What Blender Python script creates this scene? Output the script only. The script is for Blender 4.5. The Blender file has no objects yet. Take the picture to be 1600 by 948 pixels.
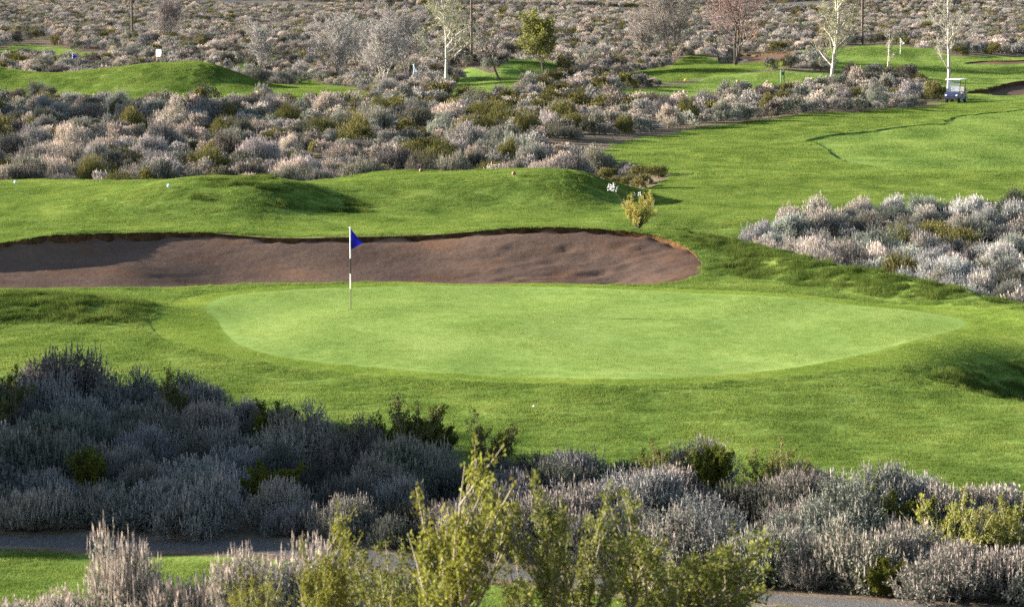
import bpy, bmesh, math, random
import numpy as np
from mathutils import Vector, Matrix

sc = bpy.context.scene
COL = sc.collection
rng = np.random.default_rng(7)
random.seed(7)

# ------------------------------------------------------------------ camera, sky, sun, exposure
CAM_H = 8.35                      # eye height above the putting green
FPX = 4500.0                      # focal length in pixels of the 1600 px wide photograph
PITCH = math.atan(481 / FPX)
cam_d = bpy.data.cameras.new('camera'); cam = bpy.data.objects.new('camera', cam_d); COL.objects.link(cam)
cam.location = (0, 0, CAM_H); cam.rotation_euler = (math.pi / 2 - PITCH, 0, 0)
cam_d.sensor_width = 36; cam_d.lens = 36 * FPX / 1600
cam_d.clip_start = 0.5; cam_d.clip_end = 20000
cam_d.dof.use_dof = True; cam_d.dof.focus_distance = 78; cam_d.dof.aperture_fstop = 4.2
sc.camera = cam

SUN_EL = math.radians(14.0)
SH = Vector((7.3, -2.0, 0)).normalized()          # direction shadows run on the ground
sun_from = Vector((-SH.x * math.cos(SUN_EL), -SH.y * math.cos(SUN_EL), math.sin(SUN_EL)))
W = bpy.data.worlds.new('World'); sc.world = W; W.use_nodes = True
nt = W.node_tree
sky = nt.nodes.new('ShaderNodeTexSky'); sky.sky_type = 'NISHITA'; sky.sun_disc = False
sky.sun_elevation = SUN_EL; sky.sun_rotation = math.atan2(sun_from.x, sun_from.y)
bg = nt.nodes['Background']; bg.inputs['Strength'].default_value = 0.05
nt.links.new(sky.outputs[0], bg.inputs['Color'])
sun_d = bpy.data.lights.new('sun', 'SUN'); sun = bpy.data.objects.new('sun', sun_d); COL.objects.link(sun)
sun_d.energy = 5.0; sun_d.angle = math.radians(0.53); sun_d.color = (1.0, 0.92, 0.80)
sun.rotation_euler = (-sun_from).to_track_quat('-Z', 'Y').to_euler(); sun.location = (-60, 40, 60)
sc.view_settings.view_transform = 'Standard'; sc.view_settings.look = 'None'
sc.view_settings.exposure = 2.8; sc.view_settings.gamma = 1.0
sc.cycles.use_denoising = False
sc.cycles.max_bounces = 5; sc.cycles.diffuse_bounces = 2; sc.cycles.glossy_bounces = 2
sc.cycles.transmission_bounces = 3; sc.cycles.transparent_max_bounces = 4

# ------------------------------------------------------------------ terrain height
def S(t):
    t = np.clip(t, 0, 1); return t * t * (3 - 2 * t)
def table(pts):
    p = np.array(pts, float); x, y = p[:, 0], p[:, 1]
    m = np.gradient(y, x) * 0.9
    xs = np.linspace(x[0], x[-1], 1600); i = np.clip(np.searchsorted(x, xs) - 1, 0, len(x) - 2)
    h = x[i + 1] - x[i]; t = (xs - x[i]) / h
    ys = ((2*t**3 - 3*t**2 + 1) * y[i] + (t**3 - 2*t**2 + t) * h * m[i]
          + (-2*t**3 + 3*t**2) * y[i+1] + (t**3 - t**2) * h * m[i+1])
    return lambda q: np.interp(q, xs, ys)
YC = table([(-60, 80), (-32, 82), (-24, 84.2), (-18.5, 85.2), (-15.6, 86.4), (-14.2, 88.2), (-12.8, 90.2), (-10, 91.2), (-6, 91.5), (3, 91.5), (5.5, 91), (6.7, 90.5), (9.4, 85.5), (11.6, 80.5),
            (13.5, 76.5), (16, 72.5), (20, 68), (30, 62), (60, 60)])
HC = table([(-60, .4), (-26, .45), (-18.5, .72), (-15.6, .95), (-14.2, 1.08), (-12.8, 1.02), (-10, .9), (-7, .82), (-3, .9), (1.2, 1.0), (3.6, .92),
            (4.9, .8), (6.7, .70), (9.4, .45), (11.6, .31), (13.5, .24), (20, .12), (30, .05), (60, 0)])
H2 = table([(-80, .4), (-21.7, .5), (-16, .52), (-12.5, .47), (-9.8, .30), (-7.6, .6), (-5.4, .93), (-2, .97), (1.6, .95), (2.7, .86),
            (4.2, .42), (5.6, .10), (9, .08), (40, .1)])
MOUNDS = [  # cx, cy, ax, ay, h, power
    (-10.4, 111.5, (6.0, 3.0), 5.4, 1.12, 1.2),
    (1.4, 115.5, (4.0, 2.2), 3.4, .40, 1.2),
    (-12.4, 75.5, 3.6, 2.7, .45, 1.0),
    (13.3, 64.3, 3.0, 4.4, -1.25, 1.5),
    (-29, 254, (14, 6.2), 9, 2.3, 1.2),
    (-52, 258, 9, 9, 2.4, 1.3),
    (-47.5, 196, 8, 11, 9.0, 2.0),  # mostly unseen knoll past the left edge, raised to shade the field
    (-.5, 300, 6.5, 12, 1.5, 2.2),
    (56, 300, 22, 16, 1.9, 1.0),
    (49, 372, 15, 11, 1.3, 1.6),
    (22, 335, 9, 9, 1.6, 1.0),
    (24, 292, 16, 13, 1.0, 1.6),
    (15, 190, 16, 16, .45, 1.0),
    (-20.5, 52.4, 7.4, 7.6, 5.4, 2.2),      # hillock beyond the left edge that shades the thicket
]
def Hraw(x, y):
    x = np.asarray(x, float); y = np.asarray(y, float)
    yc, hc = YC(x), HC(x)
    w = 7.5 - 2.3 * S((x - 1) / 9) - 3.0 * S((-11.5 - x) / 3)
    front = hc * S((y - (yc - w)) / w)
    wl = 1 - S((x - 4.6) / 2.6)
    h2 = H2(x)
    zl = .16 + (h2 - .16) * S((y - 108) / 10)
    zl = zl + (-.25 - zl) * S((y - 122.5) / 4) * (1 - S((x - 6) / 3))
    zr = -.55 + .67 * S((y - 97) / 9) + .16 * np.exp(-((y - 132) / 7) ** 2)
    zb = wl * zl + (1 - wl) * zr
    w2 = 9 * wl + 2.6 * (1 - wl)
    z = np.where(y < yc, front, hc + (zb - hc) * S((y - yc) / w2))
    z = z * (1 - S((y - 128) / 14))
    for cx, cy, ax, ay, h, p in MOUNDS:
        if isinstance(ax, tuple): ax = np.where(x < cx, ax[0], ax[1])
        z = z + h * np.exp(-(((x - cx) / ax) ** 2 + ((y - cy) / ay) ** 2) ** p)
    z = z + 6.6 * S((42.5 - y) / 42.5) * np.where(y < 42.5, 1, 0)
    d = np.maximum(y - 340, 0); z = z + .0154 * d * S(d / 60) + .012 * np.maximum(y - 800, 0)
    z = z + (.035 * np.sin(x * .55 + y * .21) + .03 * np.sin(y * .43 - x * .3 + 1.3)
             + .018 * np.sin(x * 1.3 + 2.1 * np.sin(y * .37)) ) * S((y - 30) / 14)
    far = S((y - 128) / 40)
    z = z + far * (.10 * np.sin(x * .21 + y * .05) + .14 * np.sin(y * .083 + x * .06 + .6) + .06 * np.sin(x * .5 - y * .11))
    far2 = S((y - 330) / 120)
    z = z + far2 * (.5 * np.sin(x * .05 + y * .013) + .35 * np.sin(y * .031 - x * .021))
    return z

def pix(px, py, n=1):
    """point of the ground seen at a pixel of the photograph (ray marched on the terrain)"""
    a = PITCH + math.atan((py - 474) / FPX)
    d = np.concatenate([np.linspace(20, 420, 4001), np.linspace(420, 2500, 2000)])
    xs = (px - 800) / FPX * d * math.cos(PITCH) ; zs = CAM_H - d * math.tan(a)
    below = np.nonzero(Hraw(xs, d) >= zs)[0]
    i = below[0] if len(below) else len(d) - 1
    return (float(xs[i]), float(d[i]))

def smooth_poly(pts, k=7):
    p = np.array(pts, float); n = len(p); out = []
    for i in range(n):
        a, b, c, d = p[i-1], p[i], p[(i+1) % n], p[(i+2) % n]
        for t in np.arange(k) / k:
            out.append(.5 * ((2*b) + (-a + c) * t + (2*a - 5*b + 4*c - d) * t*t + (-a + 3*b - 3*c + d) * t**3))
    return np.array(out)
def sdf(poly, x, y):
    x = np.asarray(x, float); y = np.asarray(y, float)
    best = np.full(x.shape, 1e18); inside = np.zeros(x.shape, bool)
    lo, hi = poly.min(0), poly.max(0)
    n = len(poly)
    near = (x > lo[0] - 8) & (x < hi[0] + 8) & (y > lo[1] - 8) & (y < hi[1] + 8)
    X, Y = x[near], y[near]
    b = np.full(X.shape, 1e18); ins = np.zeros(X.shape, bool)
    for i in range(n):
        ax, ay = poly[i]; bx, by = poly[(i + 1) % n]
        ex, ey = bx - ax, by - ay; L = ex * ex + ey * ey + 1e-12
        t = np.clip(((X - ax) * ex + (Y - ay) * ey) / L, 0, 1)
        b = np.minimum(b, (X - ax - t * ex) ** 2 + (Y - ay - t * ey) ** 2)
        c = ((ay > Y) != (by > Y)) & (X < (bx - ax) * (Y - ay) / (by - ay + 1e-12) + ax)
        ins ^= c
    dd = np.sqrt(b) * np.where(ins, 1, -1)
    out = np.full(x.shape, -8.0); out[near] = dd
    return out

def P(*pp): return [pix(*q) for q in pp]
GREEN = smooth_poly(P((316, 482), (345, 465), (420, 456), (550, 449.5), (800, 448), (1040, 456), (1300, 473), (1480, 493), (1516, 508),
    (1470, 524), (1390, 545), (1280, 569), (1150, 584), (1000, 592), (850, 590), (700, 583), (550, 571), (430, 556), (372, 540), (346, 520), (334, 500)))
BUNKER = smooth_poly([(-26.3, 82.2), (-23, 81.6), (-18, 81.9), (-14.6, 82.1)] + P((120, 450), (250, 449), (400, 443.5), (560, 441.5), (700, 443), (820, 443), (950, 445), (1035, 443))
    + [(5.15, 84.6), (5.75, 86.6), (5.55, 88.6), (4.75, 90.0), (3.5, 90.8), (1.2, 91.2), (-2, 91.0), (-5, 90.6), (-7.5, 90.5), (-10, 90.7),
       (-12.6, 89.9), (-14.0, 88.2), (-15.5, 86.5), (-18.5, 85.3), (-23, 84.0), (-26, 83.0)])
THICK_BACK = [(-40, 61), (-14, 59), (-10.2, 58.2), (-7.2, 57), (-5, 55), (-2.8, 51.6), (-1, 50.8), (1, 49.2), (4.5, 48.4), (6.2, 46.9), (8, 45.6), (12, 44.6), (40, 41)]
def offset(poly, f):
    t = np.roll(poly, -1, 0) - np.roll(poly, 1, 0); t /= np.linalg.norm(t, axis=1)[:, None]
    n = np.stack([t[:, 1], -t[:, 0]], 1); c = poly.mean(0)
    n *= np.sign(((poly - c) * n).sum(1).mean())
    return poly + n * f(poly - c)[:, None]
COLLAR = offset(GREEN, lambda q: 1.0 + 1.3 * S((np.abs(q[:, 0]) - 5) / 5) * S((6 - q[:, 1]) / 6))
TURF_A = smooth_poly(THICK_BACK + [(42, 56), (30, 62), (19, 69.5), (15.8, 73.6), (13.6, 77.6), (11.7, 81.6), (9.6, 86.4), (8.0, 90.2), (7.6, 95),
    (9, 102), (14, 106.5), (30, 110), (60, 130), (80, 190), (80, 232)] + P((1540, 158), (1470, 164), (1340, 176), (1200, 187), (1060, 208), (930, 239), (965, 262), (1050, 273))
    + [(5.5, 125.2), (2.5, 124.2), (-2, 124), (-6, 124), (-9.8, 124), (-14, 124), (-22, 124), (-48, 124), (-52, 90)], 6)
TURFS = {
 'far_fairway': smooth_poly(P((1550, 163), (1472, 150), (1440, 128), (1380, 108), (1300, 104), (1235, 94), (1330, 74), (1420, 75), (1480, 86), (1600, 90), (1960, 92), (1960, 165))),
 'far_tee_ground': smooth_poly(P((955, 163), (975, 140), (1100, 124), (1280, 113), (1320, 119), (1300, 138), (1190, 152), (1085, 163), (1000, 170))),
 'far_bank': smooth_poly(P((980, 127), (1050, 101), (1120, 93), (1240, 98), (1170, 113), (1080, 125), (1020, 130))),
 'far_left_mound': smooth_poly(P((-220, 172), (0, 160), (150, 163), (300, 163), (440, 166), (590, 158), (560, 142), (470, 122), (390, 112)) + [(-20, 272), (-30, 270), (-42, 272), (-70, 270)]),
 'left_knoll': smooth_poly([(-46, 192), (-38, 193), (-34.6, 197), (-34, 203), (-38, 208), (-48, 208)]),
 'small_tee': smooth_poly(P((712, 156), (720, 118), (775, 112)) + [(1, 312), (5, 311)] + P((868, 121), (815, 135), (800, 155))),
 'left_far_fairway': smooth_poly(P((-200, 97), (0, 97), (110, 97), (215, 97), (120, 80), (0, 79), (-200, 78))),
 'distant_fairway': smooth_poly(P((320, 103), (390, 93), (470, 99), (400, 109))),
}
LOWER = smooth_poly([(-40, 44.9), (-12, 43.75), (-8, 43.1), (-4, 42.15), (-1.6, 40.6), (1.5, 39.0), (4, 37.6), (3, 36), (-1, 35.2), (-10, 35), (-40, 36)])
FAIRWAY = smooth_poly(P((1960, 148), (1600, 171), (1530, 178), (1480, 188), (1478, 193), (1400, 199), (1310, 209), (1262, 219), (1275, 224), (1292, 232), (1320, 250), (1390, 265), (1450, 266.5), (1600, 263), (1960, 262)))
BUNK_FAR = {
 'right': smooth_poly(P((1512, 147), (1545, 137), (1600, 126), (1700, 118), (1800, 130), (1760, 150), (1600, 149))),
 'top': smooth_poly(P((1505, 100), (1530, 96), (1580, 95), (1700, 95), (1700, 100), (1580, 101))),
 'back': smooth_poly(P((1122, 92), (1150, 85), (1200, 84), (1262, 91), (1220, 97), (1160, 98))),
}
PATH_C = np.array([(-40, 46.2), (-12, 44.5), (-8, 43.95), (-4, 43.05), (-1.6, 41.8), (3, 39.3), (5.3, 38.1), (10, 35.8), (20, 32), (40, 27)])
def ribbon(c, w):
    c = np.array(c, float); t = np.gradient(c, axis=0); t /= np.linalg.norm(t, axis=1)[:, None]
    n = np.stack([-t[:, 1], t[:, 0]], 1)
    return smooth_poly(np.concatenate([c + n * w / 2, (c - n * w / 2)[::-1]]), 6)
PATH = ribbon(PATH_C, .9)
ROAD_C = np.array([pix(-700, 1.5), pix(200, 2.5), pix(470, 6), pix(740, 12), pix(900, 15), pix(1040, 14), pix(1200, 9), pix(1500, 3), pix(1900, 1)])
ROAD = ribbon(ROAD_C, 13)
ROAD_CLEAR = ribbon(ROAD_C - np.array([0, 17]), 30)
DIRT = smooth_poly(P((848, 236), (870, 226), (940, 214), (1060, 201), (1085, 204), (1010, 219), (930, 240), (880, 240)))

def H(x, y): return Hraw(x, y)
def Hf(x, y): return float(Hraw(np.array([x]), np.array([y]))[0])
def at(px, py):
    x, y = pix(px, py); return Vector((x, y, Hf(x, y)))

# ------------------------------------------------------------------ materials
def new_mat(name):
    m = bpy.data.materials.new(name); m.use_nodes = True; t = m.node_tree
    for n in list(t.nodes): t.nodes.remove(n)
    out = t.nodes.new('ShaderNodeOutputMaterial')
    return m, t, out
def noise(t, scale, detail=4, rough=.6, coord=None):
    n = t.nodes.new('ShaderNodeTexNoise'); n.inputs['Scale'].default_value = scale; n.inputs['Detail'].default_value = detail
    n.inputs['Roughness'].default_value = rough
    if coord is not None: t.links.new(coord, n.inputs['Vector'])
    return n.outputs[0]
K = .58      # surfaces are this much darker than they look in the bright picture
def ramp(t, fac, stops, k=1.0):
    r = t.nodes.new('ShaderNodeValToRGB'); el = r.color_ramp.elements
    while len(el) < len(stops): el.new(.5)
    for e, (p, c) in zip(el, stops): e.position = p; e.color = (*(v * k for v in c), 1)
    t.links.new(fac, r.inputs[0]); return r.outputs[0]
def mix(t, a, b, fac, mode='MIX'):
    m = t.nodes.new('ShaderNodeMix'); m.data_type = 'RGBA'; m.blend_type = mode
    for s, v in ((m.inputs[0], fac), (m.inputs[6], a), (m.inputs[7], b)):
        if hasattr(v, 'is_output'): t.links.new(v, s)
        elif isinstance(v, (int, float)): s.default_value = v
        else: s.default_value = (*v, 1)
    return m.outputs[2]
def position(t, sx=1, sy=1, sz=1):
    g = t.nodes.new('ShaderNodeNewGeometry'); mp = t.nodes.new('ShaderNodeMapping')
    t.links.new(g.outputs['Position'], mp.inputs[0]); mp.inputs['Scale'].default_value = (sx, sy, sz); return mp.outputs[0]
def bump(t, h, strength, dist):
    b = t.nodes.new('ShaderNodeBump'); b.inputs['Strength'].default_value = strength; b.inputs['Distance'].default_value = dist
    t.links.new(h, b.inputs['Height']); return b.outputs[0]
def diffuse(t, out, col, normal=None, rough=1.0, trans=0, tcol=None):
    d = t.nodes.new('ShaderNodeBsdfDiffuse'); d.inputs['Roughness'].default_value = .5 if rough else 0
    t.links.new(col, d.inputs[0]) if hasattr(col, 'is_output') else setattr(d.inputs[0], 'default_value', (*col, 1))
    if normal is not None: t.links.new(normal, d.inputs['Normal'])
    last = d.outputs[0]
    if trans:
        tr = t.nodes.new('ShaderNodeBsdfTranslucent'); c2 = tcol if tcol is not None else col
        t.links.new(c2, tr.inputs[0]) if hasattr(c2, 'is_output') else setattr(tr.inputs[0], 'default_value', (*c2, 1))
        m = t.nodes.new('ShaderNodeMixShader'); m.inputs[0].default_value = trans
        t.links.new(last, m.inputs[1]); t.links.new(tr.outputs[0], m.inputs[2]); last = m.outputs[0]
    t.links.new(last, out.inputs[0])
def grass_mat(name, dark, mid, light, scale=.5, stripes=0.0, blade=False, trans=.35, bump_s=0.0):
    m, t, out = new_mat(name)
    p = position(t, 1, .45, 1)
    n1 = noise(t, scale, 5, .65, p); n2 = noise(t, scale * 15, 4, .7, p)
    f = t.nodes.new('ShaderNodeMath'); f.operation = 'MULTIPLY_ADD'; t.links.new(n2, f.inputs[0]); f.inputs[1].default_value = .7
    t.links.new(n1, f.inputs[2])
    f2 = t.nodes.new('ShaderNodeMath'); f2.operation = 'SUBTRACT'; t.links.new(f.outputs[0], f2.inputs[0]); f2.inputs[1].default_value = .35
    v = f2.outputs[0]
    if stripes:
        w = t.nodes.new('ShaderNodeTexWave'); w.inputs['Scale'].default_value = .17; w.inputs['Distortion'].default_value = 1.2
        w.inputs['Detail Scale'].default_value = .3
        t.links.new(position(t, .45, 1, 0), w.inputs[0])
        s = t.nodes.new('ShaderNodeMath'); s.operation = 'MULTIPLY_ADD'; t.links.new(w.outputs[1], s.inputs[0]); s.inputs[1].default_value = stripes
        t.links.new(v, s.inputs[2]); v = s.outputs[0]
    c = ramp(t, v, [(.26, dark), (.5, mid), (.76, light)], K)
    if blade:
        a = t.nodes.new('ShaderNodeAttribute'); a.attribute_name = 'col'
        c = mix(t, c, a.outputs[0], 1.0, 'MULTIPLY')
    nrm = None
    if bump_s: nrm = bump(t, noise(t, 9, 4, .7, position(t)), bump_s, .05)
    diffuse(t, out, c, nrm, trans=trans if blade else 0)
    return m
def leaf_mat(name, trans=.10):
    m, t, out = new_mat(name)
    a = t.nodes.new('ShaderNodeAttribute'); a.attribute_name = 'col'
    b = t.nodes.new('ShaderNodeAttribute'); b.attribute_name = 'tint'; b.attribute_type = 'INSTANCER'
    c = mix(t, a.outputs[0], b.outputs[0], 1.0, 'MULTIPLY')
    diffuse(t, out, c, trans=trans); return m
def plain(name, col, rough=.6, metal=0, ns=None, spread=.25, bump_s=0, bscale=30):
    m, t, out = new_mat(name)
    b = t.nodes.new('ShaderNodeBsdfPrincipled'); b.inputs['Roughness'].default_value = rough; b.inputs['Metallic'].default_value = metal
    tc = t.nodes.new('ShaderNodeTexCoord').outputs['Object']
    n = noise(t, ns or 6, 4, .6, tc)
    c = ramp(t, n, [(.3, tuple(v * (1 - spread) for v in col)), (.7, tuple(min(1, v * (1 + spread)) for v in col))])
    t.links.new(c, b.inputs['Base Color'])
    if bump_s: t.links.new(bump(t, noise(t, bscale, 4, .6, tc), bump_s, .02), b.inputs['Normal'])
    t.links.new(b.outputs[0], out.inputs[0]); return m

G_ROUGH = ((0.0989, 0.1668, 0.0334), (0.1929, 0.2803, 0.0605), (0.3141, 0.3934, 0.0953))
G_FAIR = ((0.1091, 0.1874, 0.0431), (0.1919, 0.2924, 0.0711), (0.2952, 0.3953, 0.1056))
G_GREEN = ((0.1957, 0.3062, 0.0757), (0.2726, 0.3934, 0.1035), (0.37, 0.4811, 0.1434))
G_COLLAR = ((0.1575, 0.243, 0.042), (0.2333, 0.3259, 0.063), (0.3324, 0.409, 0.0924))
M_rough = grass_mat('rough_ground', *G_ROUGH, scale=.6, bump_s=.6)
M_fair = grass_mat('fairway_ground', *G_FAIR, scale=.25, stripes=.12, bump_s=.3)
M_green = grass_mat('green_ground', *G_GREEN, scale=.3, stripes=.1, bump_s=.12)
M_collar = grass_mat('collar_ground', *G_COLLAR, scale=.5, bump_s=.2)
B_collar = grass_mat('collar_blades', *G_COLLAR, scale=.5, blade=True)
G_LONG = tuple(tuple(v * .62 for v in c) for c in G_ROUGH)
B_long = grass_mat('long_blades', *G_LONG, scale=.9, blade=True)
B_rough = grass_mat('rough_blades', *G_ROUGH, scale=.6, blade=True)
B_fair = grass_mat('fairway_blades', *G_FAIR, scale=.25, stripes=.12, blade=True)
B_green = grass_mat('green_blades', *G_GREEN, scale=.3, stripes=.1, blade=True)
M_leaf = leaf_mat('shrub_leaves'); M_leafg = leaf_mat('green_leaves', .2)
M_stem = plain('shrub_wood', (.08, .06, .05), .9, ns=20)
M_wand = plain('wand_bark', (.2, .17, .12), .9, ns=20)
M_bark_w = plain('pale_bark', (.36, .33, .28), .8, ns=5, spread=.3)
M_bark_g = plain('grey_bark', (.13, .11, .10), .9, ns=5, spread=.3)
M_bark_d = plain('dark_bark', (.06, .045, .037), .9, ns=5, spread=.3)

def soil_mat():
    m, t, out = new_mat('desert_soil'); p = position(t)
    c = ramp(t, noise(t, .35, 6, .7, p), [(.3, (.13, .10, .078)), (.5, (.20, .155, .12)), (.72, (.30, .24, .19))], .75)
    g = ramp(t, noise(t, 2.2, 5, .7, p), [(.45, (1, 1, 1)), (.65, (.62, .68, .5))])
    c = mix(t, c, g, 1.0, 'MULTIPLY')
    diffuse(t, out, c, bump(t, noise(t, 6, 6, .7, p), .7, .12)); return m
def sand_mat():
    m, t, out = new_mat('bunker_sand'); p = position(t)
    big = noise(t, .35, 3, .5, p); fine = noise(t, 5, 6, .75, p)
    c = ramp(t, big, [(.3, (.150, .104, .086)), (.55, (.192, .131, .102)), (.75, (.240, .160, .120))], K)
    f = ramp(t, fine, [(.3, (.72, .72, .74)), (.6, (1.0, 1.0, 1.0))])
    c = mix(t, c, f, 1.0, 'MULTIPLY')
    rd = ramp(t, noise(t, .5, 4, .6, position(t, 1, 1, 1)), [(.5, (1, 1, 1)), (.68, (1.12, .98, .84))])
    c = mix(t, c, rd, 1.0, 'MULTIPLY')
    rk = t.nodes.new('ShaderNodeTexWave'); rk.inputs['Scale'].default_value = 2.6; rk.inputs['Distortion'].default_value = 9
    rk.inputs['Detail'].default_value = 3; rk.inputs['Detail Scale'].default_value = .6
    t.links.new(position(t, .6, 1, .5), rk.inputs[0])
    h1 = mix(t, rk.outputs[0], noise(t, 2.6, 8, .72, p), .985)
    diffuse(t, out, c, bump(t, h1, .42, .08)); return m
def path_mat():
    m, t, out = new_mat('gravel'); p = position(t)
    c = ramp(t, noise(t, 22, 4, .8, p), [(.3, (.13, .125, .125)), (.5, (.25, .24, .235)), (.72, (.42, .40, .38))], .42)
    diffuse(t, out, c, bump(t, noise(t, 25, 4, .8, p), .8, .05)); return m
M_soil = soil_mat(); M_sand = sand_mat(); M_path = path_mat()
def road_mat():
    m, t, out = new_mat('asphalt'); diffuse(t, out, ramp(t, noise(t, .4, 4, .6, position(t)), [(.3, (.075, .078, .085)), (.7, (.11, .112, .12))])); return m
M_road = road_mat()
def lip_mat():
    m, t, out = new_mat('cut_soil'); p = position(t)
    c = ramp(t, noise(t, 4, 5, .7, p), [(.3, (.04, .024, .015)), (.52, (.11, .060, .030)), (.75, (.24, .14, .06))], .75)
    diffuse(t, out, c, bump(t, noise(t, 14, 5, .8, p), .9, .06)); return m
M_lip = lip_mat()

# ------------------------------------------------------------------ mesh helpers
def mesh_np(name, V, F, mats, mat_idx=None, col=None, smooth=False):
    me = bpy.data.meshes.new(name)
    V = np.asarray(V, np.float32); F = np.asarray(F, np.int32); k = F.shape[1]
    me.vertices.add(len(V)); me.vertices.foreach_set('co', V.ravel())
    me.loops.add(F.size); me.loops.foreach_set('vertex_index', F.ravel())
    me.polygons.add(len(F)); me.polygons.foreach_set('loop_start', np.arange(0, F.size, k, dtype=np.int32))
    for m in mats: me.materials.append(m)
    if mat_idx is not None: me.polygons.foreach_set('material_index', np.asarray(mat_idx, np.int32))
    if smooth: me.polygons.foreach_set('use_smooth', np.ones(len(F), bool))
    me.update(calc_edges=True)
    if col is not None:
        a = me.color_attributes.new('col', 'FLOAT_COLOR', 'POINT')
        c = np.ones((len(V), 4), np.float32); c[:, :3] = col; a.data.foreach_set('color', c.ravel())
    return me
def link(name, data, parent=None, loc=None):
    o = bpy.data.objects.new(name, data); COL.objects.link(o)
    if parent is not None: o.parent = parent
    if loc is not None: o.location = loc
    return o
def tag(o, label=None, cat=None, group=None, kind=None):
    if label: o['label'] = label
    if cat: o['category'] = cat
    if group: o['group'] = group
    if kind: o['kind'] = kind
    return o

# ------------------------------------------------------------------ the ground, cut into its surfaces
def axis(parts):
    out = [parts[0][0]]
    for a, b, s in parts:
        n = max(1, int(round((b - a) / s))); out += list(a + (np.arange(n) + 1) * (b - a) / n)
    return np.array(out)
gy = axis([(-60, 0, 6), (0, 34, 1.0), (34, 60, .26), (60, 126, .19), (126, 215, .42), (215, 345, .9), (345, 520, 3), (520, 900, 8), (900, 2000, 60), (2000, 9000, 700)])
gx = axis([(-6000, -600, 450), (-600, -150, 30), (-150, -60, 4), (-60, -22, .9), (-22, 22, .24), (22, 60, .7), (60, 150, 4), (150, 600, 30), (600, 6000, 450)])
GX, GY = np.meshgrid(gx, gy)
nx, ny = len(gx), len(gy)
VX = GX.ravel(); VY = GY.ravel()
ii = (np.arange(ny - 1)[:, None] * nx + np.arange(nx - 1)[None, :]).ravel()
T = np.concatenate([np.stack([ii, ii + 1, ii + nx + 1], 1), np.stack([ii, ii + nx + 1, ii + nx], 1)])

def cut(T, poly):
    """cut the triangles along a closed outline -> (inside triangles, outside triangles, outline segments)"""
    global VX, VY
    d = sdf(poly, VX, VY)
    d = np.where(np.abs(d) < 1e-4, 1e-4, d)
    s = d[T] > 0; n = s.sum(1)
    ins, outs = [T[n == 3]], [T[n == 0]]
    segs = np.zeros((0, 2), int)
    mx = np.nonzero((n == 1) | (n == 2))[0]
    if len(mx):
        M = T[mx]; sm = s[mx]; one = n[mx] == 1
        lone = np.where(one, np.argmax(sm, 1), np.argmin(sm, 1))
        r = np.arange(len(M)); a = M[r, lone]; b = M[r, (lone + 1) % 3]; c = M[r, (lone + 2) % 3]
        key = np.concatenate([np.sort(np.stack([a, b], 1), 1), np.sort(np.stack([a, c], 1), 1)])
        uk, inv = np.unique(key, axis=0, return_inverse=True); inv = inv.ravel()
        t = d[uk[:, 0]] / (d[uk[:, 0]] - d[uk[:, 1]])
        base = len(VX)
        VX = np.concatenate([VX, VX[uk[:, 0]] + t * (VX[uk[:, 1]] - VX[uk[:, 0]])])
        VY = np.concatenate([VY, VY[uk[:, 0]] + t * (VY[uk[:, 1]] - VY[uk[:, 0]])])
        p = base + inv[:len(M)]; q = base + inv[len(M):]
        tip = np.stack([a, p, q], 1); r1 = np.stack([p, b, c], 1); r2 = np.stack([p, c, q], 1)
        ins += [tip[one], r1[~one], r2[~one]]; outs += [tip[~one], r1[one], r2[one]]
        segs = np.where(one[:, None], np.stack([p, q], 1), np.stack([q, p], 1))
    return np.concatenate(ins), np.concatenate(outs), segs

def sheet(name, T, mat, dz=None, label=None, kind='structure'):
    u, inv = np.unique(T, return_inverse=True)
    x, y = VX[u], VY[u]; z = H(x, y)
    if dz is not None: z = z + dz(x, y)
    o = link(name, mesh_np(name, np.stack([x, y, z], 1), inv.reshape(-1, 3), [mat], smooth=True))
    tag(o, label, kind=kind); return o
def skirt(name, segs, parent, mat, dz, top=0.0):
    """upright cut face between the turf and a surface lying lower"""
    x0, y0, x1, y1 = VX[segs[:, 0]], VY[segs[:, 0]], VX[segs[:, 1]], VY[segs[:, 1]]
    t0, t1 = H(x0, y0) + top, H(x1, y1) + top
    b0, b1 = H(x0, y0) + dz(x0, y0) - .02, H(x1, y1) + dz(x1, y1) - .02
    n = len(segs)
    V = np.concatenate([np.stack([x0, y0, t0], 1), np.stack([x1, y1, t1], 1), np.stack([x1, y1, b1], 1), np.stack([x0, y0, b0], 1)])
    k = np.arange(n); F = np.stack([k, k + n, k + 2 * n, k + 3 * n], 1)
    return link(name, mesh_np(name, V, F, [mat]), parent)

rest = T
g_in, rest, _ = cut(rest, GREEN)
b_in, rest, b_seg = cut(rest, BUNKER)
a_in, rest, _ = cut(rest, TURF_A)
f_in, a_in, f_seg = cut(a_in, FAIRWAY)
col_in, a_in, _ = cut(a_in, COLLAR)
far_b = {}
for k, poly in BUNK_FAR.items():
    i1, rest, s1 = cut(rest, poly)
    i2, a_in, s2 = cut(a_in, poly)
    i3, f_in, s3 = cut(f_in, poly)
    far_b[k] = (np.concatenate([i1, i2, i3]), np.concatenate([s1, s2, s3]))
far_t = {}
for k, poly in TURFS.items():
    far_t[k], rest, _ = cut(rest, poly)
low_in, rest, _ = cut(rest, LOWER)
path_in, rest, _ = cut(rest, PATH)
road_in, rest, _ = cut(rest, ROAD)
dirt_in, rest, _ = cut(rest, DIRT)

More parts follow.
